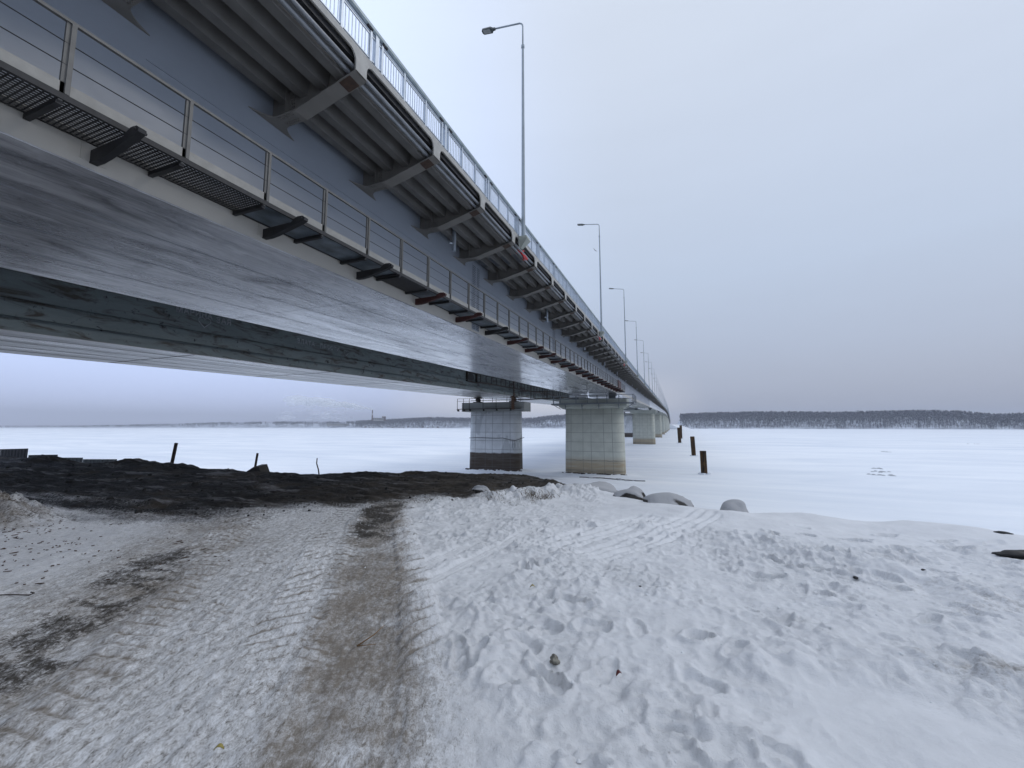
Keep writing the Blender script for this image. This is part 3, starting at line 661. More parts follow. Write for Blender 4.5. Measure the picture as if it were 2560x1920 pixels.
# ---------------------------------------------------------------- ground
def poly_interp(x, pts): P = np.array(pts); return np.interp(x, P[:, 0], P[:, 1])
EDGE = [(-400, 9.2), (-60, 9.4), (-34, 10.0), (-30.5, 10.3), (-22.4, 11.0), (-18.2, 10.9), (-12.8, 10.4), (-10.8, 11.0), (-8.7, 12.3), (-6.2, 13.2), (-4.2, 12.9), (-3.2, 12.0), (-1.8, 10.6), (-.7, 9.75), (0.2, 9.1), (.76, 8.8), (1.4, 9.1), (2.1, 9.3), (2.7, 9.1), (3.15, 9.05), (4.2, 9.05), (4.7, 8.7), (6, 8.0), (9, 5.5), (14, 0), (20, -9), (400, -600)]
SOILB = [(-400, 3.6), (-14, 3.6), (-9.9, 3.55), (-8.7, 3.9), (-7.7, 4.5), (-6.7, 5.2), (-5.65, 6.7), (-4.7, 7.6), (-3.9, 7.9), (-3.2, 8.3), (-2.6, 9.3), (-1.9, 11), (-1.4, 40), (400, 900)]
def grow(a, b, d0, fac): # spacing that grows away from a
    out = [a]; d = d0
    while (out[-1] < b) if b > a else (out[-1] > b): d *= fac; out.append(out[-1] + (d if b > a else -d))
    return out
xs = sorted(set(grow(-5.2, -420, .02, 1.0125)[1:] + list(np.arange(-5.2, 3.4, .0155)) + grow(3.4, 300, .02, 1.02)))
ys = sorted(set(grow(.8, -400, .02, 1.04)[1:] + list(np.arange(.8, 4.4, .0135)) + grow(4.4, 14.5, .0138, 1.0035) + grow(15.0, 40, .1, 1.07)))
X, Y = np.meshgrid(np.array(xs), np.array(ys))
def pdist(pts, X, Y):       # distance, side and arclength along a polyline
    best = np.full(X.shape, 1e9); side = np.zeros(X.shape); arc = np.zeros(X.shape); L = 0
    for (a, b), (c, d) in zip(pts[:-1], pts[1:]):
        dx, dy = c - a, d - b; ln = math.hypot(dx, dy); t = np.clip(((X - a) * dx + (Y - b) * dy) / ln ** 2, 0, 1)
        px, py = a + t * dx, b + t * dy; dd = np.hypot(X - px, Y - py); s = ((X - a) * dy - (Y - b) * dx) / ln
        k = dd < best; best = np.where(k, dd, best); side = np.where(k, s, side); arc = np.where(k, L + t * ln, arc); L += ln
    return best, side, arc
T1 = [(-7.6, 5.4), (-6.6, 4.25), (-5.8, 3.35), (-5.0, 2.5), (-4.4, 1.85), (-3.9, 1.3), (-3.2, .3), (-2.6, -1.2)]
T2 = [(-6.6, 9.5), (-5.75, 7.7), (-4.85, 6.1), (-3.5, 4.4), (-2.75, 3.45), (-2.15, 2.62), (-1.72, 1.98), (-1.3, 1.3), (-.8, .2)]
d1, s1, a1 = pdist(T1, X, Y); d2, s2, a2 = pdist(T2, X, Y)
wob = .12 * vnoise(X * 1.3, Y * 1.3, 5) + .06 * vnoise(X * 4, Y * 4, 6)
soil = sstep((Y - poly_interp(X, SOILB) + .5 * fbm(X * .8, Y * .8, 3, 21) + .9 * fbm(X * .45, Y * 2.2, 4, 22)) / 3.4 + .27)
soil = soil * sstep((-1.75 - X) / .5)
# compacted, driven-over zone between and left of the tracks
packed = sstep((s2 * -1 + .45 + wob) / .5) * sstep((Y + 3) / 1) if False else sstep(((-1) * np.where(True, s2, 0) * -1 + 0) * 0)
left_of_T2 = sstep((.42 + wob - s2) / .3)       # s2 > 0 to the right of travel (towards the camera)
# ensure sign: right-hand side of T2 (towards +X)
sgn = 1 if pdist(T2, np.array([[0.0]]), np.array([[3.0]]))[1][0, 0] > 0 else -1
s2 = s2 * sgn; s1 = s1 * sgn
left_of_T2 = sstep((.95 + 1.6 * wob - s2) / .85)
packed = left_of_T2 * (1 - soil)
rough = np.clip(1 - packed, 0, 1)
driftm = sstep((Y - (6.6 + .5 * vnoise(X * .8, Y * .8, 9))) / 1.2) * sstep((X + 2.0) / .8)
right_smooth = sstep((X - .35 + .3 * vnoise(X * 1.5, Y * 1.5, 45)) / .55) * sstep((3.55 - Y + .35 * vnoise(X, Y, 46)) / .5)
calm = sstep((fbm(X / 1.1, Y / 1.1, 3, 47) + .05) / .3)
rough = rough * (1 - .85 * driftm) * (1 - .85 * right_smooth) * (1 - .45 * calm)
z = -1.6 + .05 * fbm(X / 2.2, Y / 2.2, 3, 1)
lump = .6 * fbm(X / .42, Y / .42, 4, 2) + .4 * fbm(X / .2, Y / .2, 3, 3, True)
brk = np.clip(fbm(X / .13, Y / .13, 3, 14, True) - .15, 0, 1) * sstep(.5 + 1.4 * vnoise(X / .5, Y / .5, 15))
z += rough * (1 - soil) * (.060 * lump + .050 * brk)
z += driftm * .04 * fbm(X / .9, Y / .45, 3, 4) + right_smooth * .015 * fbm(X / .8, Y / .5, 2, 44)
# drive direction streaks in the packed snow
ang = math.atan2(-2.2, 1.2); ux, uy = math.cos(ang), math.sin(ang)
along = X * ux + Y * uy; across = -X * uy + Y * ux
z += packed * (.010 * fbm(across / .07, along / .6, 3, 7, True) + .012 * fbm(X / .35, Y / .35, 3, 8) + .006 * fbm(X / .07, Y / .07, 2, 9))
z += rough * (1 - soil) * .012 * fbm(X / .075, Y / .075, 2, 18, True) + packed * .010 * fbm(X / .12, Y / .09, 3, 19, True)
z += soil * (.085 * fbm(X / 1.4, Y / .45, 4, 10, True) + .025 * fbm(X / .2, Y / .12, 3, 12, True))
# ruts
def rut(d, w, dep): return -dep * sstep((w - d) / (w * .35)) + dep * .4 * np.exp(-((d - w * 1.12) / (w * .22)) ** 2)
z += (1 - soil) * rut(d1 + wob * .5, .42, .014) + (1 - soil * .6) * rut(d2 + wob * .4, .36, .016)
# tractor lugs at both edges of the rut
lugd = np.zeros_like(X)
def lugs(s, a, off, w, per, amp, skew):
    global lugd
    m = sstep((w - np.abs(s - off)) / .06); lugd = np.maximum(lugd, m * sstep((.45 - np.abs(np.sin(pi * (a + skew * (s - off)) / per))) / .3) * min(1, amp / .04)); return m * amp * np.abs(np.sin(pi * (a + skew * (s - off)) / per)) ** 1.5
soft = .75 + .35 * vnoise(X * 1.2, Y * 1.2, 33)
win = lambda a, b, c=.5: sstep((a2 - a) / c) * sstep((b - a2) / c)
aw = a2 + .05 * vnoise(X * 3, Y * 3, 31)
z += lugs(s2, aw, .40, .19, .19, .055, .45) * soft * win(2.2, 8.9, 1.0)
z += lugs(s2, aw, -.34, .17, .17, .040, -.45) * soft * win(2.2, 5.0)
z += lugs(s2, aw, -.72, .20, .18, .038, .5) * soft * win(5.0, 8.2)
z += lugs(s2, aw, -1.25, .16, .17, .018, -.5) * soft * win(6.2, 8.2)
lugd = lugd * win(2.2, 8.8, 1.0)
w1 = sstep((3.0 - a1) / .8) * sstep((a1 - .2) / .4); keep_ = lugd.copy(); lugd[:] = 0
z += lugs(s1, a1 + .06 * vnoise(X * 3, Y * 3, 34), .35, .32, .16, .034, .4) * soft * w1
lugd = np.maximum(keep_, lugd * w1)
z += lugs(s1, a1, .55, .2, .17, .022, -.5) * soft * sstep((a1 - 3) / .5)
# car tyre tracks towards the bank
for pts, w, per in (([(-2.55, 3.1), (-2.35, 4.2), (-2.2, 5.4), (-2.12, 6.9)], .11, .04), ([(-2.85, 3.3), (-2.72, 4.2), (-2.62, 5.2)], .13, .05)):
    d, s, a = pdist(pts, X, Y); mk = sstep((w - d) / .025); z = z * (1 - .65 * mk) + mk * .65 * (-1.615) + mk * (.007 * np.sin(2 * pi * a / per) * (np.abs(s) > w * .5) + .005 * np.sin(2 * pi * s / .05)); rough = rough * (1 - .5 * mk)
for pts in ([(-1.25, 4.9), (-.5, 6.3), (.42, 8.2)], [(-1.95, 5.1), (-1.4, 6.2), (-.55, 7.8)]):
    d, s, a = pdist(pts, X, Y); mk = sstep((.36 - d) / .1) * sstep((a - .2) / .5); z += mk * (.016 * np.sin(2 * pi * s / .17) - .015); rough = rough * (1 - .6 * mk)
# broken crust: irregular cells that stand proud or sunk, in patches
def cells(x, y, seed):
    xi = np.floor(x).astype(np.int64); yi = np.floor(y).astype(np.int64); f1 = np.full(x.shape, 9.0); f2 = np.full(x.shape, 9.0); hv = np.zeros(x.shape)
    for a in (-1, 0, 1):
        for b in (-1, 0, 1):
            cx, cy = xi + a, yi + b; n = (cx * 374761393 + cy * 668265263 + seed * 974711) & 0xffffffff; n = ((n ^ (n >> 13)) * 1274126177) & 0xffffffff
            n = n ^ (n >> 16); r1 = (n & 1023) / 1023.0; r2 = ((n >> 10) & 1023) / 1023.0; r3 = ((n >> 20) & 1023) / 1023.0
            d = np.hypot(cx + r1 - x, cy + r2 - y); nw = d < f1; f2 = np.where(nw, f1, np.minimum(f2, d)); hv = np.where(nw, r3, hv); f1 = np.where(nw, d, f1)
    return f1, f2, hv
cx_, cy_ = X + .03 * vnoise(X * 14, Y * 14, 41), Y + .03 * vnoise(X * 14 + 9, Y * 14, 42)
patch = sstep((fbm(X / .75, Y / .75, 3, 43) + .12) / .25) * rough * (1 - soil)
for sc_, am_ in ((7.5, .030), (15.0, .016)):
    f1, f2, hv = cells(cx_ * sc_, cy_ * sc_, int(sc_)); z += patch * am_ * (hv ** 2) * sstep((f2 - f1) / .22)
f1, f2, hv = cells(cx_ * 3.4, cy_ * 3.4, 5); z += rough * (1 - soil) * .035 * (hv - .5) * sstep((f2 - f1) / .35)
# footprints
fr = np.random.RandomState(5)
for k in range(90):
    if k < 62: fx, fy = fr.uniform(-1.6, 3.0), fr.uniform(1.7, 7.2)
    else: fx, fy = fr.uniform(1.2, 4.2), fr.uniform(4.5, 8.0)
    a = fr.uniform(0, pi); L_, w_ = fr.uniform(.10, .17), fr.uniform(.05, .08)
    i0, i1 = np.searchsorted(xs, [fx - .35, fx + .35]); j0, j1 = np.searchsorted(ys, [fy - .35, fy + .35])
    sx, sy = X[j0:j1, i0:i1] - fx, Y[j0:j1, i0:i1] - fy; u = (sx * cos(a) + sy * sin(a)) / L_; v = (-sx * sin(a) + sy * cos(a)) / w_
    v = v * (1 + .25 * u); wq = 1 + .35 * vnoise(X[j0:j1, i0:i1] * 9, Y[j0:j1, i0:i1] * 9, 88); u = u * wq; v = v * wq; q = (np.abs(u) ** 2.6 + np.abs(v) ** 2.6) ** (1 / 2.6); dep = fr.uniform(.018, .055)
    z[j0:j1, i0:i1] += -dep * sstep((1.05 - q) / .18) + dep * .45 * np.exp(-((q - 1.25) / .22) ** 2)
# ploughed ridge running from the middle right to the lower right
d3, s3, a3 = pdist([(.5, 3.4), (1.2, 3.75), (1.9, 3.6), (2.8, 3.2), (4, 2.6)], X, Y); z += .06 * np.exp(-(d3 / .22) ** 2) * (1 + .8 * fbm(X / .15, Y / .15, 2, 51))
d4, s4, a4 = pdist([(.9, 6.9), (1.9, 6.3), (2.6, 5.6), (3.3, 5.0)], X, Y); z += .08 * np.exp(-(d4 / .35) ** 2) * (1 + .7 * fbm(X / .2, Y / .2, 3, 52))
# crumbled snow ridge at the corner of the soil, left pile, soil mounds near the edge
d5, s5, a5 = pdist([(-3.7, 8.9), (-2.9, 9.6), (-2.2, 10.3)], X, Y); z += .16 * np.exp(-(d5 / .5) ** 2) * (1 + 1.1 * fbm(X / .25, Y / .25, 3, 53)); soil = np.clip(soil - .75 * np.exp(-(d5 / .42) ** 2), 0, 1)
pile = np.exp(-(((X + 11.2) / 1.45) ** 2 + ((Y - 3.45) / .75) ** 2) ** 1.3); z += pile * (.50 + .26 * fbm(X / .16, Y / .13, 4, 55)); 
for mx, my, mh, mr_ in ((-33, 9.6, .28, 2.5), (-29.5, 9.8, .16, 2.0), (-26.2, 10.0, .24, 1.1), (-20.3, 10.4, .30, 1.5), (-17.9, 10.4, .12, 1.0), (-15, 10.2, .05, .8), (-12.4, 10.2, .06, .8), (-9.6, 11.4, .08, 1.0), (-7.4, 12.3, .07, .8)):
    z += mh * np.exp(-((X - mx) ** 2 / mr_ ** 2 + (Y - my) ** 2 / .7 ** 2)) * (1 + .5 * fbm(X / .5, Y / .3, 3, 57))
for mx, my, mh in ((-1.3, 10.1, .12), (-.25, 8.7, .05), (1.05, 8.4, .05), (-.95, 9.1, .05), (.75, 8.5, .05), (2.2, 8.9, .09), (3.7, 8.8, .10), (4.6, 8.4, .04)):
    z += mh * np.exp(-((X - mx) ** 2 / .75 ** 2 + (Y - my) ** 2 / .6 ** 2))
eY = poly_interp(X, EDGE); slope = np.gradient(poly_interp(np.array(xs), EDGE), np.array(xs))[None, :]
dE = (Y - eY) / np.sqrt(1 + np.clip(slope, -3, 3) ** 2); k_ = np.where(X > -2, .22, .10)
drop = .85 * k_ * np.log1p(np.exp(np.clip((dE - .12) / k_, -40, 60))); z = np.maximum(z - drop, ICE - 1.2 + .0 * z)
soil = np.where(dE > .3, np.maximum(soil * .6, 0), soil)
dirt = (1 - soil) * (np.exp(-(d1 / .42) ** 4) * (.62 + .6 * fbm(X / .45, Y / .2, 4, 61, True)) * sstep((a1 - 1.6) / 1.2) + 1.5 * np.exp(-(d2 / .38) ** 4) * sstep((6.6 - a2) / 2.2) * (.6 + .7 * fbm(X / .4, Y / .4, 3, 66)) + .5 * sstep((soil - .02) * 4))
dirt += .42 * (1 - soil) * lugd * (.5 + .9 * sstep((7.0 - a2) / 3)) + (1 - soil) * .42 * sstep(1 - (poly_interp(X, SOILB) - Y) / 1.7) * (X < -2.4) * (.5 + .8 * fbm(X * .7, Y * 2.0, 3, 68))
dirt += (1 - soil) * packed * .22 * np.clip(fbm(X / .6, Y / .6, 3, 62), 0, 1)
tan = (1 - soil) * (.75 * lugd + np.exp(-(d2 / .44) ** 4) * (.80 + .7 * fbm(X / .4, Y / .3, 4, 67)) + .40 * packed * (.5 + fbm(X / .7, Y / .7, 3, 63)) + .6 * np.exp(-(d1 / .75) ** 2) + 1.9 * sstep(pile * 2.6) * (.6 + .8 * fbm(X / .3, Y / .3, 3, 64)))
tan += .8 * np.exp(-(((X - 2.0) / .5) ** 2 + ((Y - 3.75) / .22) ** 2)) + .35 * np.exp(-(((X - 2.6) / .9) ** 2 + ((Y - 5.2) / .7) ** 2))
tan += soil * sstep((X + 9.5) / 4) * .8 + .4 * np.exp(-(d5 / .7) ** 2)
farl = sstep((-5.2 - X) / 1.5) * (1 - soil); tan = tan * (1 - .35 * farl * sstep((1.2 - d1) * -1 + 1)); rough = np.clip(rough + .8 * sstep(pile * 2), 0, 1)
co = np.stack([X.ravel(), Y.ravel(), z.ravel()], 1); nx, ny = len(xs), len(ys)
ii = (np.arange(ny - 1)[:, None] * nx + np.arange(nx - 1)[None, :]).ravel(); quads = np.stack([ii, ii + 1, ii + 1 + nx, ii + nx], 1)
keep = (z.reshape(-1)[quads].max(1) > ICE - 1.1); quads = quads[keep]
g = npmesh('ground', co, quads, MT['ground'], attrs=dict(packed=packed * (1 - .6 * sstep((-s1 - .5) / .6)), soil=soil, dirt=np.clip(dirt, 0, 1.2), tan=np.clip(tan, 0, 1), rough=rough)); tag(g, kind='structure')
print('ground verts', len(co))
def gz(x, y):
    i = int(np.clip(np.searchsorted(xs, x), 1, nx - 1)); j = int(np.clip(np.searchsorted(ys, y), 1, ny - 1)); return float(z[j, i])

# ---------------------------------------------------------------- ice of the river
xi = np.concatenate([-np.geomspace(9000, 60, 60), np.arange(-58, 40, .6), np.geomspace(42, 9000, 60)])
yi = np.concatenate([-np.geomspace(3000, 20, 12), np.arange(-16, 110, .6), np.geomspace(112, 9000, 70)])
XI, YI = np.meshgrid(xi, yi); ZI = ICE + .03 * fbm(XI / 9, YI / 4, 4, 71) * sstep((400 - np.hypot(XI, YI)) / 300)
grey = np.zeros_like(XI); 
for y in PY[:2]:
    for xc, w, d in ((-12.4, 9.9, 3.6), (-30.65, 9.9, 3.2)):
        dx = np.maximum(np.abs(XI - xc) - w / 2, 0); dy = np.maximum(np.abs(YI - y) - d / 2, 0); dd = np.hypot(dx, dy)
        ZI += .28 * np.exp(-(dd / 1.6) ** 2) * (1 + .7 * fbm(XI / .9, YI / .9, 3, 72)); 
dm = np.exp(-(((XI + 19) / 3.2) ** 2 + ((YI - 58) / 9) ** 2)); ZI += dm * .22 * fbm(XI / .8, YI / 1.2, 3, 73); grey += dm * .9 + .35 * np.exp(-(((XI + 12) / 14) ** 2 + ((YI - 95) / 40) ** 2))
nxi, nyi = len(xi), len(yi); ii = (np.arange(nyi - 1)[:, None] * nxi + np.arange(nxi - 1)[None, :]).ravel()
ice = npmesh('frozen_river', np.stack([XI.ravel(), YI.ravel(), ZI.ravel()], 1), np.stack([ii, ii + 1, ii + 1 + nxi, ii + nxi], 1), MT['ice'], attrs=dict(grey=np.clip(grey, 0, 1))); tag(ice, kind='structure')
# broken dark ice edge round the pier feet and a lead of grey ice
m = MB()
for xc in (-12.4, -30.65):
    for yy, a, b in ((71.6 - 1.95, xc - 5.2, xc + 5.3),):
        x = a
        while x < b:
            w = random.uniform(.3, 1.1); dz = random.uniform(0, .12); y = yy - random.uniform(.15, .5)
            m.add([(x, y, ICE + .26 + dz), (x + w, y - .1, ICE + .24 + dz), (x + w, y + .4, ICE + .33), (x, y + .4, ICE + .38), (x, y, ICE - .2), (x + w, y - .1, ICE - .2), (x + w, y + .4, ICE - .2), (x, y + .4, ICE - .2)], [(0, 1, 2, 3), (0, 4, 5, 1), (1, 5, 6, 2), (2, 6, 7, 3), (3, 7, 4, 0)]); x += w * random.uniform(.8, 1.6)
tag(m.build('ice_rubble', MT['wood'], None), 'dirty broken ice blocks round the feet of the nearest piers', 'ice rubble', kind='stuff')

m = MB(); rr = np.random.RandomState(21)      # disturbed snow lumps and dents far out on the ice
for cx, cy, n_ in ((31, 87, 5), (34, 93, 7), (36.8, 100, 3), (33.5, 86.5, 4), (131, 259, 4), (63, 167, 4), (-11, 66.2, 5), (-6, 64.9, 6), (-8.2, 65.6, 5)):
    for k in range(n_):
        x, y = cx + rr.normal() * .9, cy + rr.normal() * .5; a = rr.uniform(.25, .7); b = a * .5; h = rr.uniform(.08, .2)
        m.add([(x - a, y - b, ICE - .1), (x + a, y - b * .7, ICE - .1), (x + a * .8, y + b, ICE - .1), (x - a * .8, y + b, ICE - .1), (x - a * .4, y - b * .3, ICE + h), (x + a * .45, y - b * .2, ICE + h * .8), (x + a * .3, y + b * .4, ICE + h), (x - a * .3, y + b * .4, ICE + h * .7)], [(4, 5, 6, 7), (0, 1, 5, 4), (1, 2, 6, 5), (2, 3, 7, 6), (3, 0, 4, 7)])
tag(m.build('snow_lumps', simple('grey_snow', (.42, .43, .45), .8), None), 'small grey lumps of disturbed snow far out on the ice', 'snow', kind='stuff')
m = MB()
for pts, w in (([(-14, 66.3), (-10.8, 66.3), (-8, 65.4), (-5.3, 64.7), (-4.0, 64.9)], .16),):
    for (a, b), (c, d) in zip(pts[:-1], pts[1:]): m.add([(a, b - w, ICE + .1), (c, d - w, ICE + .1), (c, d + w, ICE + .12), (a, b + w, ICE + .12), (a, b - w, ICE - .1), (c, d - w, ICE - .1), (c, d + w, ICE - .1), (a, b + w, ICE - .1)], [(0, 1, 2, 3), (0, 4, 5, 1), (1, 5, 6, 2), (2, 6, 7, 3), (3, 7, 4, 0)])
tag(m.build('ice_crack', simple('dark_ice', (.06, .065, .075), .3), None), 'thin dark crack in the ice in front of the nearest new pier', 'ice crack')
# ---------------------------------------------------------------- steel piles in the ice
def steel_pile(x, y, w, h, lean, label):
    r = empty('steel_pile', (x, y, ICE)); m = MB(); n = 14
    pts = [(0, 0, -.5), (lean * .5, 0, h * .5), (lean, 0, h)]; m.tube(pts, w / 2, n); m.build('pile_tube', MT['rustpile'], r, smooth=False)
    m = MB()
    for k in range(14):
        a = k * 2 * pi / 14; rr = w * random.uniform(.55, .7); s = w * random.uniform(.24, .34)
        m.add([(rr * cos(a) + s * cos(t), rr * sin(a) + s * sin(t), zz) for zz in (-.1, random.uniform(.1, .3)) for t in (0, 1.6, 3.1, 4.7)], [(4, 5, 6, 7), (0, 1, 5, 4), (1, 2, 6, 5), (2, 3, 7, 6), (3, 0, 4, 7)])
    m.build('ice_collar', MT['ice'], r); tag(r, label, 'steel pile', 'rusty piles standing in the ice right of the bridge'); return r
def rustpile():
    m = M('rusty_pile', .85, 0, .2); a = m.noise(1.6, 7, m.coord((2.5, 2.5, .5)), .6); c = m.mix(m.rng(a, .35, .65), (.016, .013, .011), (.085, .048, .022)); m.col(c); m.bump(a, .4, .05); return m.m
MT['rustpile'] = rustpile()
steel_pile(4.72, 77.9, 1.02, 3.9, -.06, 'nearest and tallest looking rusty pile standing in the ice')
steel_pile(5.2, 125.4, 1.15, 5.3, -.2, 'second nearest rusty pile standing in the ice')
steel_pile(3.1, 220.4, 1.5, 7.6, -.25, 'third rusty pile in the ice, the darker left one of a close pair')
steel_pile(5.1, 300, 1.6, 9.0, .1, 'farthest rusty pile in the ice, just right of the third')

# ---------------------------------------------------------------- bank things
def rock(name, loc, sx, sy, sz, mat, seed, sub=4, amp=.18, parent=None, flat=False):
    bm = bmesh.new(); bmesh.ops.create_icosphere(bm, subdivisions=sub, radius=1)
    rr = np.random.RandomState(seed); ph = rr.uniform(0, 50, 3)
    pl = [Vector(rr.normal(size=3)).normalized() for _ in range(7)]
    for v in bm.verts:
        p = v.co.normalized(); d = 1.0
        for q in pl:
            c = p.dot(q)
            if c > .72: d = min(d, .74 / c + .02)
        d += amp * float(vnoise(np.array([p.x * 1.7 + ph[0]]), np.array([p.y * 1.7 + p.z * 1.3 + ph[1]]), seed)[0])
        v.co = Vector((p.x * sx, p.y * sy, p.z * sz)) * d
    me = bpy.data.meshes.new(name); bm.to_mesh(me); bm.free(); me.materials.append(mat)
    me.polygons.foreach_set('use_smooth', [not flat] * len(me.polygons)); o = bpy.data.objects.new(name, me); o.location = loc; return link(o, parent)
GB = 'snow covered boulders on the bank edge'
for x, y, a, b, c, s, L_ in ((-.93, 9.75, .36, .32, .34, 3, 'grey snow-dusted boulder between the long snowy mound and the dark-sided one'),
                            (-.18, 9.35, .58, .42, .36, 8, 'long snow-capped boulder with dark bare rock on its left side'),
                            (1.07, 9.05, .36, .36, .32, 12, 'rounded snow-capped boulder standing alone on the bank edge'),
                            (-1.95, 10.6, .85, .6, .34, 15, 'large smooth snowy mound of rock at the corner of the dark soil')):
    tag(rock('boulder', (x, y, -1.73), a, b, c * 1.1, MT['caprock2'] if s in (8, 3) else MT['caprock'], s), L_, 'boulder', GB)
MT['darkrock'] = simple('dark_wet_rock', (.018, .018, .018), .7, var=.6, scale=14)
MT['stone'] = simple('grey_speckled_stone', (.20, .19, .16), .8, var=.6, scale=40)
MT['slab'] = simple('dirty_concrete_slab', (.04, .037, .034), .85, var=.3, scale=5)
tag(rock('driftwood', (4.42, 8.45, -1.58), .13, .10, .06, MT['darkrock'], 31, 3, .5), 'small dark gnarled rock poking from the snow crest at the right', 'rock')
tag(rock('dark_rock', (3.9, 7.12, -1.575), .25, .12, .06, MT['darkrock'], 33, 4, .5), 'long black rock exposed in the snow near the right edge', 'rock')
tag(rock('stone', (-.82, 2.95, gz(-.82, 2.95) + .028), .038, .034, .036, MT['stone'], 41, 3, .25, flat=True), 'fist sized grey stone lying on the trampled snow', 'stone')
for x, y, s, L_ in ((1.74, 5.55, .02, 'small dark stone on rough snow right of centre'), (2.45, 5.9, .017, 'small dark pebble farther right in the rough snow'), (-.35, 4.4, .012, 'tiny dark pebble in the middle of the snow field')):
    tag(rock('pebble', (x, y, gz(x, y) + s * .4), s * 1.3, s, s * .7, MT['darkrock'], int(x * 10 + 70), 2, .3, flat=True), L_, 'pebble', 'small dark pebbles on the snow')
cl = rock('snow_clod', (-4.2, 8.9, gz(-4.2, 8.9) + .07), .2, .13, .1, MT['caprock'], 52, 3, .5, flat=True); tag(cl, 'white snow clod lying on the dark soil edge', 'snow clod')
# leaves, twig, straw
def leaf(loc, L_, W_, rz, mat, label, cat='leaf', name='fallen_leaf'):
    m = MB(); n = 7; top = []; bot = []
    for k in range(n + 1):
        t = k / n; w = W_ * sin(pi * t) ** .8 * (1 - .3 * t); zz = .012 + .02 * sin(pi * t) + .01 * t
        top.append((t * L_, w, zz + .006)); bot.append((t * L_, -w, zz))
    vs = top + bot; vs += [(a, b, c - .0025) for a, b, c in vs]; N = n + 1; fs = []
    for k in range(n): fs += [(k, k + 1, N + k + 1, N + k), (2 * N + k, 3 * N + k, 3 * N + k + 1, 2 * N + k + 1), (k, 2 * N + k, 2 * N + k + 1, k + 1), (N + k, N + k + 1, 3 * N + k + 1, 3 * N + k)]
    m.add(vs, fs); o = m.build(name, mat, None, smooth=True); o.location = loc; o.rotation_euler = (0, 0, rz); return tag(o, label, cat)
leaf((-.40, 2.92, gz(-.4, 2.92)), .04, .014, .6, simple('red_leaf', (.09, .008, .006), .5), 'small dark red leaf on the snow right of the stone')
leaf((-2.17, 1.55, gz(-2.17, 1.55)), .055, .009, .3, simple('yellow_leaf', (.33, .27, .07), .6), 'narrow yellow leaf on the packed snow in front')
leaf((-1.35, 4.0, gz(-1.35, 4.0)), .05, .016, .2, simple('pale_leaf', (.34, .30, .15), .6), 'pale yellowish leaf scrap on the snow behind the stone')
m = MB(); zt_ = gz(-5.75, 2.12) + .012; m.tube([(-5.95, 2.06, zt_), (-5.82, 2.10, zt_ + .01), (-5.70, 2.14, zt_ + .01), (-5.66, 2.18, zt_), (-5.68, 2.22, zt_), (-5.74, 2.22, zt_)], .006, 5)
tag(m.build('twig', MT['wood'], None, smooth=True), 'thin dark hooked twig on the snow at the left edge', 'twig')
m = MB(); q = gz(-2.2, 2.75); m.tube([(-2.26, 2.66, q + .01), (-2.2, 2.78, q + .05), (-2.17, 2.86, q + .09)], .006, 5, r2=.002); m.tube([(-2.26, 2.66, q + .01), (-2.12, 2.70, q + .03)], .004, 5, r2=.002)
tag(m.build('straw_stalk', simple('straw', (.22, .13, .06), .8), None, smooth=True), 'dry brown straw stalk standing in the dirty track', 'straw')
m = MB()
def tuft(x, y, n, h, r):
    for k in range(n):
        a = random.uniform(0, 2 * pi); b = random.uniform(0, r); xx, yy = x + b * cos(a), y + b * sin(a); q = gz(xx, yy); hh = h * random.uniform(.4, 1)
        m.tube([(xx, yy, q - .01), (xx + random.uniform(-.05, .05), yy + random.uniform(-.03, .03), q + hh * .6), (xx + random.uniform(-.1, .1), yy, q + hh)], .005, 3, r2=.001)
tuft(-3.68, 8.55, 40, .12, .28); tuft(-2.95, 8.9, 60, .16, .35); tuft(-2.65, 9.1, 40, .12, .3); tuft(-5.0, 7.9, 20, .08, .3)
tag(m.build('dry_grass', simple('dry_grass', (.10, .07, .035), .9), None), 'tufts of dry brown grass along the soil edge', 'grass', kind='stuff')
m = MB(); rr = np.random.RandomState(3)
for k in range(620):      # bark and leaf litter scattered on the left snow
    if k < 260: x, y = rr.normal(-7.9, 1.3), rr.normal(3.2, .6)
    else: x, y = rr.normal(-10.2, .9), rr.normal(3.3, .42)
    if vnoise(np.array([x / .5]), np.array([y / .4]), 82)[0] < -.05: continue
    if x > -4.5 or x < -14: continue
    q = gz(x, y) + .006; a = rr.uniform(0, pi); L_, w_ = rr.uniform(.005, .022) * (1 + .8 * (k % 9 == 0)), rr.uniform(.003, .009); c_, s_ = cos(a), sin(a)
    m.add([(x + (u * L_) * c_ - (v * w_) * s_, y + (u * L_) * s_ + (v * w_) * c_, q + t) for t in (0, .008) for u, v in ((-1, -.6), (.6, -1), (1, .5), (-.4, 1))], [(0, 1, 2, 3), (4, 5, 6, 7), (0, 1, 5, 4), (1, 2, 6, 5), (2, 3, 7, 6), (3, 0, 4, 7)])
tag(m.build('bark_litter', simple('bark_litter', (.075, .045, .028), .9, var=.5, scale=20), None), 'brown bark and leaf litter strewn on the snow at the left', 'litter', kind='stuff')
m = MB(); rr = np.random.RandomState(8)
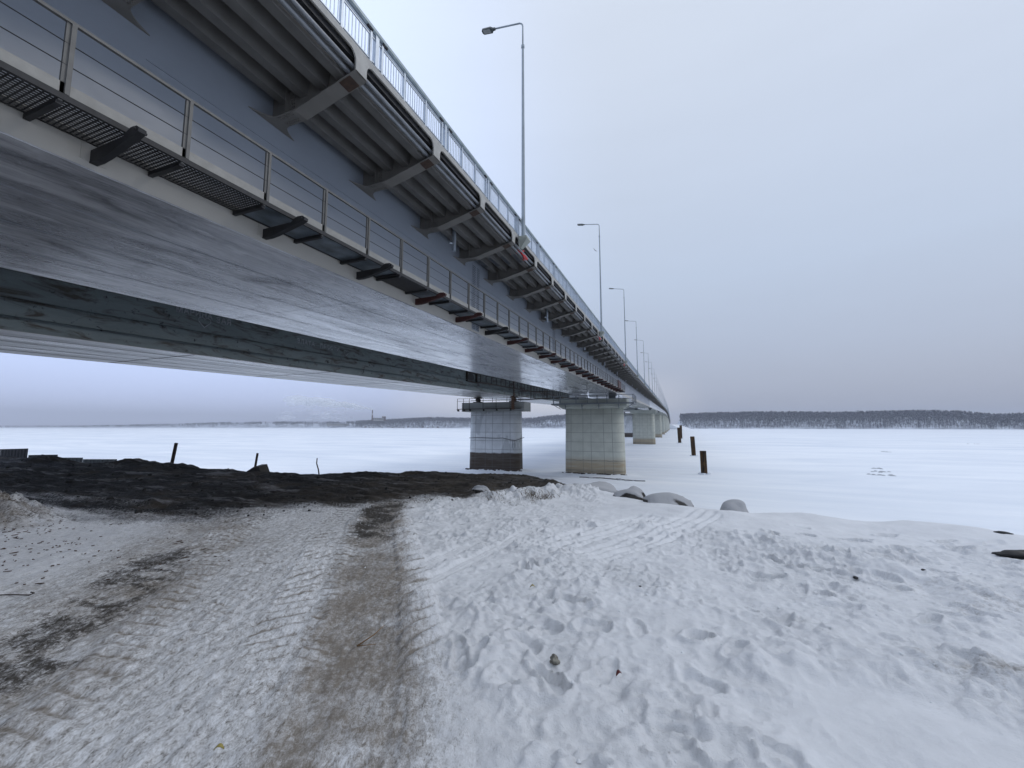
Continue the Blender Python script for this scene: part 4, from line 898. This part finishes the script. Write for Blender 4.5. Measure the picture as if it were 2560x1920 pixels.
for k in range(700):     # loose snow crumbs
    x, y = rr.uniform(-1.9, 3.6), rr.uniform(1.6, 7.6)
    if k % 3 == 0: x, y = rr.uniform(-4.6, -1.5), rr.uniform(3.4, 8.6)
    if vnoise(np.array([x / .6]), np.array([y / .6]), 81)[0] < -.1: continue
    q = gz(x, y); s = rr.uniform(.005, .014); a = rr.uniform(0, pi)
    P = [Vector((cos(a + t) * s * rr.uniform(.7, 1.3), sin(a + t) * s * rr.uniform(.7, 1.3), 0)) for t in (0, 1.5, 3.1, 4.6)]
    m.add([(x + p.x, y + p.y, q - .003) for p in P] + [(x + p.x * .6, y + p.y * .6, q + s * .45) for p in P], [(4, 5, 6, 7), (0, 1, 5, 4), (1, 2, 6, 5), (2, 3, 7, 6), (3, 0, 4, 7)])
MT['crumb'] = simple('snow_crumbs', (.70, .72, .75), .8, var=.08)
tag(m.build('snow_crumbs', MT['crumb'], None, smooth=True), 'loose crumbs of snow over the trampled field', 'snow', kind='stuff')
m = MB(); rr = np.random.RandomState(9)
for k in range(900):     # clods of black soil
    x, y = rr.uniform(-30, -3.2), rr.uniform(4.5, 12.8)
    if y < np.interp(x, *zip(*SOILB)) + .4 or y > np.interp(x, *zip(*EDGE)) + .15: continue
    q = gz(x, y); s = rr.uniform(.012, .04) * (1 + 1.4 * (k % 13 == 0)); a = rr.uniform(0, pi)
    P = [(cos(a + t) * s * rr.uniform(.7, 1.3), sin(a + t) * s * rr.uniform(.7, 1.3)) for t in (0, 1.3, 2.5, 3.8, 5)]
    m.add([(x + p[0], y + p[1], q - .02) for p in P] + [(x + p[0] * .6, y + p[1] * .6, q + s * rr.uniform(.4, .9)) for p in P], [(5, 6, 7, 8, 9), (0, 1, 6, 5), (1, 2, 7, 6), (2, 3, 8, 7), (3, 4, 9, 8), (4, 0, 5, 9)])
tag(m.build('soil_clods', simple('soil_clods', (.012, .0115, .011), .9, var=.5, scale=9), None), 'clods of black soil scattered over the dark bank', 'soil', kind='stuff')
# leaning posts and slab
def post(x, y, z0, x1, z1, w, label, crook=0):
    r = MB(); n = 6; pts = [(0, 0, -.35)] + [((x1 - x) * t + crook * sin(pi * t * 2), crook * cos(t * 5), (z1 - z0) * t) for t in (0, .35, .7, 1)]
    r.tube(pts, w / 2, 6 if crook else 4, r2=w / 2 * (.7 if crook else .95)); o = r.build('wooden_post', MT['wood'], None); o.location = (x, y, z0); tag(o, label, 'post', 'wooden posts along the soil bank')
post(-19.42, 11.25, -1.75, -19.2, -.67, .15, 'tallest wooden post, leaning right on the dark soil bank')
post(-14.13, 10.9, -1.65, -14.02, -.95, .10, 'middle wooden post beside the tilted slab')
post(-11.31, 11.1, -1.65, -11.42, -1.07, .05, 'thin crooked stick at the right end of the row of posts', .02)
m = MB(); m.prism([(0, 0), (.45, .22), (.95, .42), (1.25, .44), (1.35, .05), (1.1, -.2), (0, -.2)], 'y', -.12, .18); o = m.build('concrete_slab', MT['slab'], None); o.location = (-14.25, 10.55, -1.74); o.rotation_euler = (radians(14), 0, radians(-6)); tag(o, 'tilted dirty concrete slab lying on the dark bank', 'slab')
# stepped corrugated sheet wall behind the bank
FN = [(-40.5, -37.6, -1.30, -1.33, 1), (-37.55, -34.35, -1.33, -1.23, 1), (-34.3, -31.2, -1.60, -1.50, 1), (-31.13, -28.84, -1.66, -1.60, 0), (-28.8, -25.85, -1.68, -1.60, 0), (-25.8, -23.6, -1.74, -1.68, 0), (-23.55, -21.25, -1.82, -1.75, 0), (-21.2, -19.95, -1.87, -1.79, 0), (-19.9, -18.55, -1.89, -1.81, 0), (-18.5, -16.9, -1.95, -1.88, 0), (-16.84, -14.6, -1.95, -1.88, 0), (-14.54, -13.88, -1.86, -1.82, 0), (-13.86, -13.0, -1.86, -1.81, 0)]
pos = ['far left dark', 'second dark', 'third dark', 'first light grey', 'second light grey', 'third light grey', 'fourth light grey', 'fifth light grey, right of the tallest post', 'sixth light grey', 'seventh light grey', 'eighth light grey', 'ninth light grey', 'last light grey']
for k, (x0, x1, z0, z1, dk) in enumerate(FN):
    m = MB(); n = int((x1 - x0) / .09); P = [(x0 + (x1 - x0) * i / n, 12.5 + (.03 if i % 4 < 2 else 0)) for i in range(n + 1)]
    vs = []; L_ = len(P)
    for i, (a, b) in enumerate(P):
        zt2 = z0 + (z1 - z0) * i / n; vs += [(a, b, zt2), (a, b, -3.6), (a, b + .012, zt2), (a, b + .012, -3.6)]
    fs = []
    for i in range(n): q = 4 * i; fs += [(q, q + 1, q + 5, q + 4), (q + 2, q + 6, q + 7, q + 3), (q, q + 4, q + 6, q + 2)]
    fs += [(0, 2, 3, 1), (4 * n, 4 * n + 1, 4 * n + 3, 4 * n + 2)]
    m.add(vs, fs); o = m.build('sheet_wall_panel', MT['sheetdark'] if dk else MT['sheet'], None); tag(o, pos[k] + ' corrugated sheet panel of the stepped wall behind the soil bank', 'sheet panel', 'stepped corrugated panels')

# ---------------------------------------------------------------- far shore
SH = [(-180, 5200, .002), (-110, 6000, .002), (-80, 6000, .0022), (-74, 6000, .0020), (-67, 5500, .0024), (-61, 5000, .0058), (-55.5, 4300, .0100), (-50, 3700, .0118), (-43, 3200, .0125), (-41, 3000, .0145), (-38.5, 2800, .0172), (-36, 2600, .0195), (-31.8, 2400, .0240), (-26.6, 2300, .0222), (-18.2, 2200, .0222), (-15.5, 2150, .0285), (-13.8, 2100, .0300), (-9, 2050, .028), (-3, 2000, .022), (-.6, 1900, .006), (.35, 1880, .007), (1.0, 1880, .0295), (4, 1900, .0318), (9.7, 1900, .0325), (17.2, 1900, .0290), (23.3, 1900, .0295), (26, 1900, .0270), (28, 1900, .0212), (30, 1900, .0215), (33, 1900, .021), (60, 2500, .015), (120, 5000, .003), (180, 5200, .002)]
A = np.array(SH); RIDGE = 330.0
def shore(az):
    D = np.interp(az, A[:, 0], A[:, 1]); t = np.interp(az, A[:, 0], A[:, 2]); R_ = RIDGE * D / 2000; top = t * (D + R_); th = np.minimum(21, .55 * (top - ICE)); return D, R_, top - th, th
az = np.concatenate([np.arange(-180, -80, 2.0), np.arange(-80, 40, .25), np.arange(40, 181, 2.0)]); D, R_, hh, th = shore(az)
prof = [(-.03, -.06), (0, .0), (.06, .05), (.3, .42), (.6, .78), (1.0, 1.0), (1.6, .98), (4.0, .6), (8, -.3)]
rows = []
for t, f in prof:
    d = D + R_ * t; zz = ICE + (hh - ICE) * f + (1.0 * vnoise(az * 2.2, az * 0 + t * 7, 91) * (3 if .2 < t < 2 else 0)); rows.append(np.stack([d * np.sin(np.radians(az)), d * np.cos(np.radians(az)), zz], 1))
co = np.concatenate(rows); n = len(az); ii = (np.arange(len(prof) - 1)[:, None] * n + np.arange(n - 1)[None, :]).ravel()
hm = M('snowy_hillside', .8, 0, .2); hn = hm.noise(.02, 6, hm.coord()); hm.col(hm.mix(hm.rng(hn, .4, .65), (.60, .64, .70), (.30, .32, .37)))
tag(npmesh('hills', co, np.stack([ii, ii + 1, ii + 1 + n, ii + n], 1), hm.m), kind='structure')
def tree_variant(kind, rs):
    V, F, T = [], [], []
    if kind == 0:      # bare frosted birch/aspen: trunk, forked limbs, twig clumps
        V += [(-.012, -.01, 0), (.012, -.01, 0), (0, .014, 0), (-.005, -.004, .75), (.005, -.004, .75), (0, .006, .75)]; F += [(0, 1, 4), (0, 4, 3), (1, 2, 5), (1, 5, 4), (2, 0, 3), (2, 3, 5)]; T += [.0] * 6
        for _ in range(13):
            a = rs.uniform(0, 2 * pi); h = rs.uniform(.42, .98); r = .17 * sin(pi * (h - .3) / .78) * rs.uniform(.3, 1); c = np.array([r * cos(a), r * sin(a), h]); b = len(V); q = rs.uniform(.35, .95)
            for _ in range(3): V.append(tuple(c + rs.normal(size=3) * [.055, .055, .06])); T.append(q)
            F.append((b, b + 1, b + 2))
    else:              # conifer: ragged tiers
        V += [(-.012, -.01, 0), (.012, -.01, 0), (0, .014, 0), (0, 0, .3)]; F += [(0, 1, 3), (1, 2, 3), (2, 0, 3)]; T += [0] * 4
        for k in range(5):
            z0, z1, r = .12 + .17 * k, .38 + .165 * k, .17 * (1 - k * .17); b = len(V); V.append((0, 0, min(z1, 1.0))); T.append(.25); ph = rs.uniform(0, 6)
            for j in range(8): a = ph + j * pi / 4; rr_ = r * (1 if j % 2 else .55) * rs.uniform(.8, 1.15); V.append((rr_ * cos(a), rr_ * sin(a), z0 + rs.uniform(-.02, .02))); T.append(.05 + .2 * (j % 2))
            for j in range(8): F.append((b, b + 1 + j, b + 1 + (j + 1) % 8))
    return np.array(V), np.array(F), np.array(T)
rs = np.random.RandomState(77); VAR = [tree_variant(0, rs) for _ in range(6)] + [tree_variant(1, rs) for _ in range(3)]
def forest(name, a0, a1, N, label, conif=.5, open_=0):
    az = rs.uniform(a0, a1, N); t = rs.uniform(0.01, 1.25, N) ** .9; D, R_, hh, th = shore(az); keep = np.ones(N, bool)
    if open_: keep = (vnoise(az * 1.3, t * 2.2, 95) + .35 * vnoise(az * 6, t * 5, 96)) > -1 + open_
    f = np.interp(t, [p[0] for p in prof], [p[1] for p in prof]); d = D + R_ * t
    P = np.stack([d * np.sin(np.radians(az)), d * np.cos(np.radians(az)), ICE + (hh - ICE) * f - .5], 1)
    hgt = th * rs.uniform(.5, 1.18, N) * np.where(t < .25, .7, 1); con = rs.uniform(size=N) < conif * sstep((t - .55) / .3); vi = np.where(con, rs.randint(6, 9, N), rs.randint(0, 6, N)); tint = rs.uniform(.5, 1.1, N)
    VV, FF, TT = [], [], []; off = 0
    for i in range(N):
        if not keep[i]: continue
        v, fc, tt = VAR[vi[i]]; a = rs.uniform(0, 2 * pi); c, s = cos(a), sin(a); w = hgt[i] * 1.25
        VV.append(np.stack([P[i, 0] + (v[:, 0] * c - v[:, 1] * s) * w, P[i, 1] + (v[:, 0] * s + v[:, 1] * c) * w, P[i, 2] + v[:, 2] * hgt[i]], 1)); FF.append(fc + off); TT.append(tt * tint[i]); off += len(v)
    tag(npmesh(name, np.concatenate(VV), None, MT['trees'], tris=np.concatenate(FF), smooth=False, attrs=dict(tint=np.concatenate(TT))), label, 'forest', kind='stuff')
forest('far_forest', .95, 36, 12000, 'dark frosted forest on the far bank right of the bridge', .75)
forest('far_forest', -41.5, -1.2, 10500, 'frosted wood on the far bank seen between and beside the piers', .35, .12)
forest('far_forest', -82, -33, 9000, 'thin distant woods on the low far bank at the left', .2, .62)

def at_az(a, d): return d * sin(radians(a)), d * cos(radians(a))
MT['brickw'] = simple('pale_render', (.42, .42, .42), .8); MT['roofsnow'] = simple('snowy_roof', (.8, .83, .86), .8); MT['dkwin'] = simple('dark_window', (.04, .045, .05), .4); MT['chim'] = simple('red_brown_brick', (.13, .085, .075), .8); MT['chimw'] = simple('white_band', (.6, .6, .6), .8)
def building(name, a, d, w, dp, h, z0, label, wall, group=None, wins=0):
    x, y = at_az(a, d); r = empty(name, (x, y, z0), radians(-a)); m = MB(); m.box(-w / 2, w / 2, -dp / 2, dp / 2, -3, h); b = m.build('wall', wall, r)
    m = MB()
    if w > 25: m.box(-w / 2 - .4, w / 2 + .4, -dp / 2 - .4, dp / 2 + .4, h + .01, h + .8)
    else: m.prism([(-w / 2 - .6, h + .01), (w / 2 + .6, h + .01), (0, h + w * .35)], 'y', -dp / 2 - .5, dp / 2 + .5)
    m.build('roof', MT['roofsnow'], r)
    for k in range(wins):
        m = MB(); xx = -w / 2 + (k + .5) * w / wins; m.box(xx - w / wins * .3, xx + w / wins * .3, -dp / 2 - .06, -dp / 2 - .01, h * .3, h * .75); m.build('window', MT['dkwin'], r)
    return tag(r, label, 'building', group)
rr = np.random.RandomState(4); tx = ['on the shore below the factory', 'on the low bank left of the factory']
for k in range(16):
    a = -40.5 + k * .62 + rr.uniform(-.2, .2); D_, R2, h2, t2 = shore(np.array([a])); d = float(D_[0]) + rr.uniform(4, 60)
    x, y = at_az(a, d); w = rr.uniform(8, 14); building('house', a, d, w, 10, rr.uniform(3.5, 6), ICE + 1.5 + .03 * (d - float(D_[0])) * 4, 'tiny snow-roofed house on the far shore between factory and old pier', MT['brickw'] if k % 3 else MT['chim'], 'houses along the far shore', 2)
building('factory_hall', -38.75, 3010, 70, 30, 17, 44, 'pale factory hall beside the tall chimney on the far hill', MT['brickw'], wins=6)
building('boiler_house', -38.05, 3015, 26, 24, 27, 44, 'taller brown block at the right end of the factory', MT['chim'], wins=3)
building('warehouse', -43.6, 3330, 150, 30, 12, 10, 'long low white shed row on the far shore left of the factory', MT['brickw'], wins=12)
x, y = at_az(-39.5, 2990); ch = empty('factory_chimney', (x, y, 40)); tag(ch, 'tall banded factory chimney with smoke on the far hill', 'chimney')
m = MB(); m.tube([(0, 0, 0), (0, 0, 42)], 5.2, 14, r2=4.2); m.build('stack', MT['chim'], ch, smooth=True)
m = MB(); m.tube([(0, 0, 42), (0, 0, 50)], 4.15, 14, r2=3.95); m.build('white_band', MT['chimw'], ch)
m = MB(); m.tube([(0, 0, 50), (0, 0, 72)], 3.9, 14, r2=3.5); m.build('stack', MT['chim'], ch)
# chimney smoke
sm = M('chimney_smoke', 1, 0, 0); sm.col((.96, .97, .98)); lw = sm.n('ShaderNodeLayerWeight'); lw.inputs[0].default_value = .35
tr = sm.n('ShaderNodeBsdfTransparent'); mx = sm.n('ShaderNodeMixShader'); out = sm.t.nodes['Material Output']
nn = sm.noise(.009, 2, sm.coord(), .3); a_ = sm.math('MULTIPLY', sm.math('POWER', sm.rng(lw.outputs['Facing'], .95, .0, 0, 1), 1.1), sm.rng(nn, .35, .65, .22, .5)); sm.l(sm.math('MULTIPLY', a_, sm.attr('thick')), mx.inputs[0]); sm.l(tr.outputs[0], mx.inputs[1]); tl = sm.n('ShaderNodeBsdfTranslucent'); tl.inputs[0].default_value = (.95, .96, .98, 1); ms = sm.n('ShaderNodeMixShader'); ms.inputs[0].default_value = .5; sm.l(sm.b.outputs[0], ms.inputs[1]); sm.l(tl.outputs[0], ms.inputs[2]); sm.l(ms.outputs[0], mx.inputs[2]); sm.l(mx.outputs[0], out.inputs['Surface'])
sm.b.inputs['Transmission Weight'].default_value = 0; sm.b.inputs['Subsurface Weight'].default_value = 0
VV, FF, TT = [], [], []; off = 0; rr = np.random.RandomState(12)
bm = bmesh.new(); bmesh.ops.create_icosphere(bm, subdivisions=3, radius=1); bv = np.array([v.co[:] for v in bm.verts]); bf = np.array([[v.index for v in f.verts] for f in bm.faces]); bm.free()
for k in range(70):
    t = (k / 69) ** 1.15; a = -39.6 - 9.5 * t; h = 116 + 62 * t ** .75 + rr.normal() * (1 + 14 * t); r = 8 + 34 * t ** .8 * rr.uniform(.6, 1.15); d = 2990 + rr.normal() * 30 * t
    x, y = at_az(a, d); v = bv * (1 + .16 * vnoise(bv[:, 0] * 1.8 + k, bv[:, 1] * 1.8 + bv[:, 2] * 1.7, k)[:, None]) * [r * 1.5, r, r * .62]
    VV.append(v + [x, y, h]); FF.append(bf + off); off += len(bv); TT.append(np.full(len(bv), (1.5 - 1.0 * t)))
for k in range(26):
    t = rr.uniform(0, 1); a = -42 - 8 * t; x, y = at_az(a, 3060); r = rr.uniform(14, 26); v = bv * (1 + .16 * vnoise(bv[:, 0] * 1.8 + k, bv[:, 1] * 1.8 + bv[:, 2] * 1.7, 200 + k)[:, None]) * [r * 1.9, r, r * .55]
    VV.append(v + [x, y, rr.uniform(50, 120)]); FF.append(bf + off); off += len(bv); TT.append(np.full(len(bv), .32))
tag(npmesh('smoke', np.concatenate(VV), None, sm.m, tris=np.concatenate(FF), attrs=dict(thick=np.concatenate(TT))), 'white smoke drifting left from the factory chimney', 'smoke', kind='stuff')
# snowy landing of the bridge on the far bank
m = MB(); m.add([(-60, 1500, ICE - 1), (30, 1540, ICE - 1), (80, 1930, ICE - 1), (-80, 1930, ICE - 1), (-40, 1512, 8), (-3, 1512, 8), (25, 1930, 10), (-60, 1930, 10)], [(4, 5, 6, 7), (0, 1, 5, 4), (1, 2, 6, 5), (2, 3, 7, 6), (3, 0, 4, 7)]); tag(m.build('embankment', MT['ice'], None), kind='structure')
# a gull, far out
m = MB(); m.add([(0, -.25, 0), (.06, 0, .06), (0, .3, 0), (-.06, 0, .06), (0, 0, -.06), (.75, .05, .18), (.45, .16, .12), (-.75, .05, .18), (-.45, .16, .12), (.05, .12, .02), (-.05, .12, .02)], [(0, 1, 2, 3), (0, 4, 1), (1, 4, 2), (2, 4, 3), (3, 4, 0), (1, 5, 6, 9), (3, 10, 8, 7)])
o = m.build('gull', simple('gull_feathers', (.4, .4, .42), .8), None); o.location = (-12.3, 76, 33); o.rotation_euler = (.2, .2, 1.2); tag(o, 'small gull flying alone right of the nearest street lamp', 'bird')

# ---------------------------------------------------------------- haze
HAZE = 1.4e-4
if HAZE:
    m = MB(); m.box(-12000, 12000, -7000, 12000, ICE - 3, 320); hz = bpy.data.materials.new('haze'); hz.use_nodes = True; t = hz.node_tree; t.nodes.clear()
    oo = t.nodes.new('ShaderNodeOutputMaterial'); pv = t.nodes.new('ShaderNodeVolumePrincipled'); pv.inputs['Color'].default_value = (.86, .90, 1.0, 1); pv.inputs['Density'].default_value = HAZE; pv.inputs['Anisotropy'].default_value = 0
    t.links.new(pv.outputs[0], oo.inputs['Volume']); tag(m.build('haze', hz, None), kind='stuff')
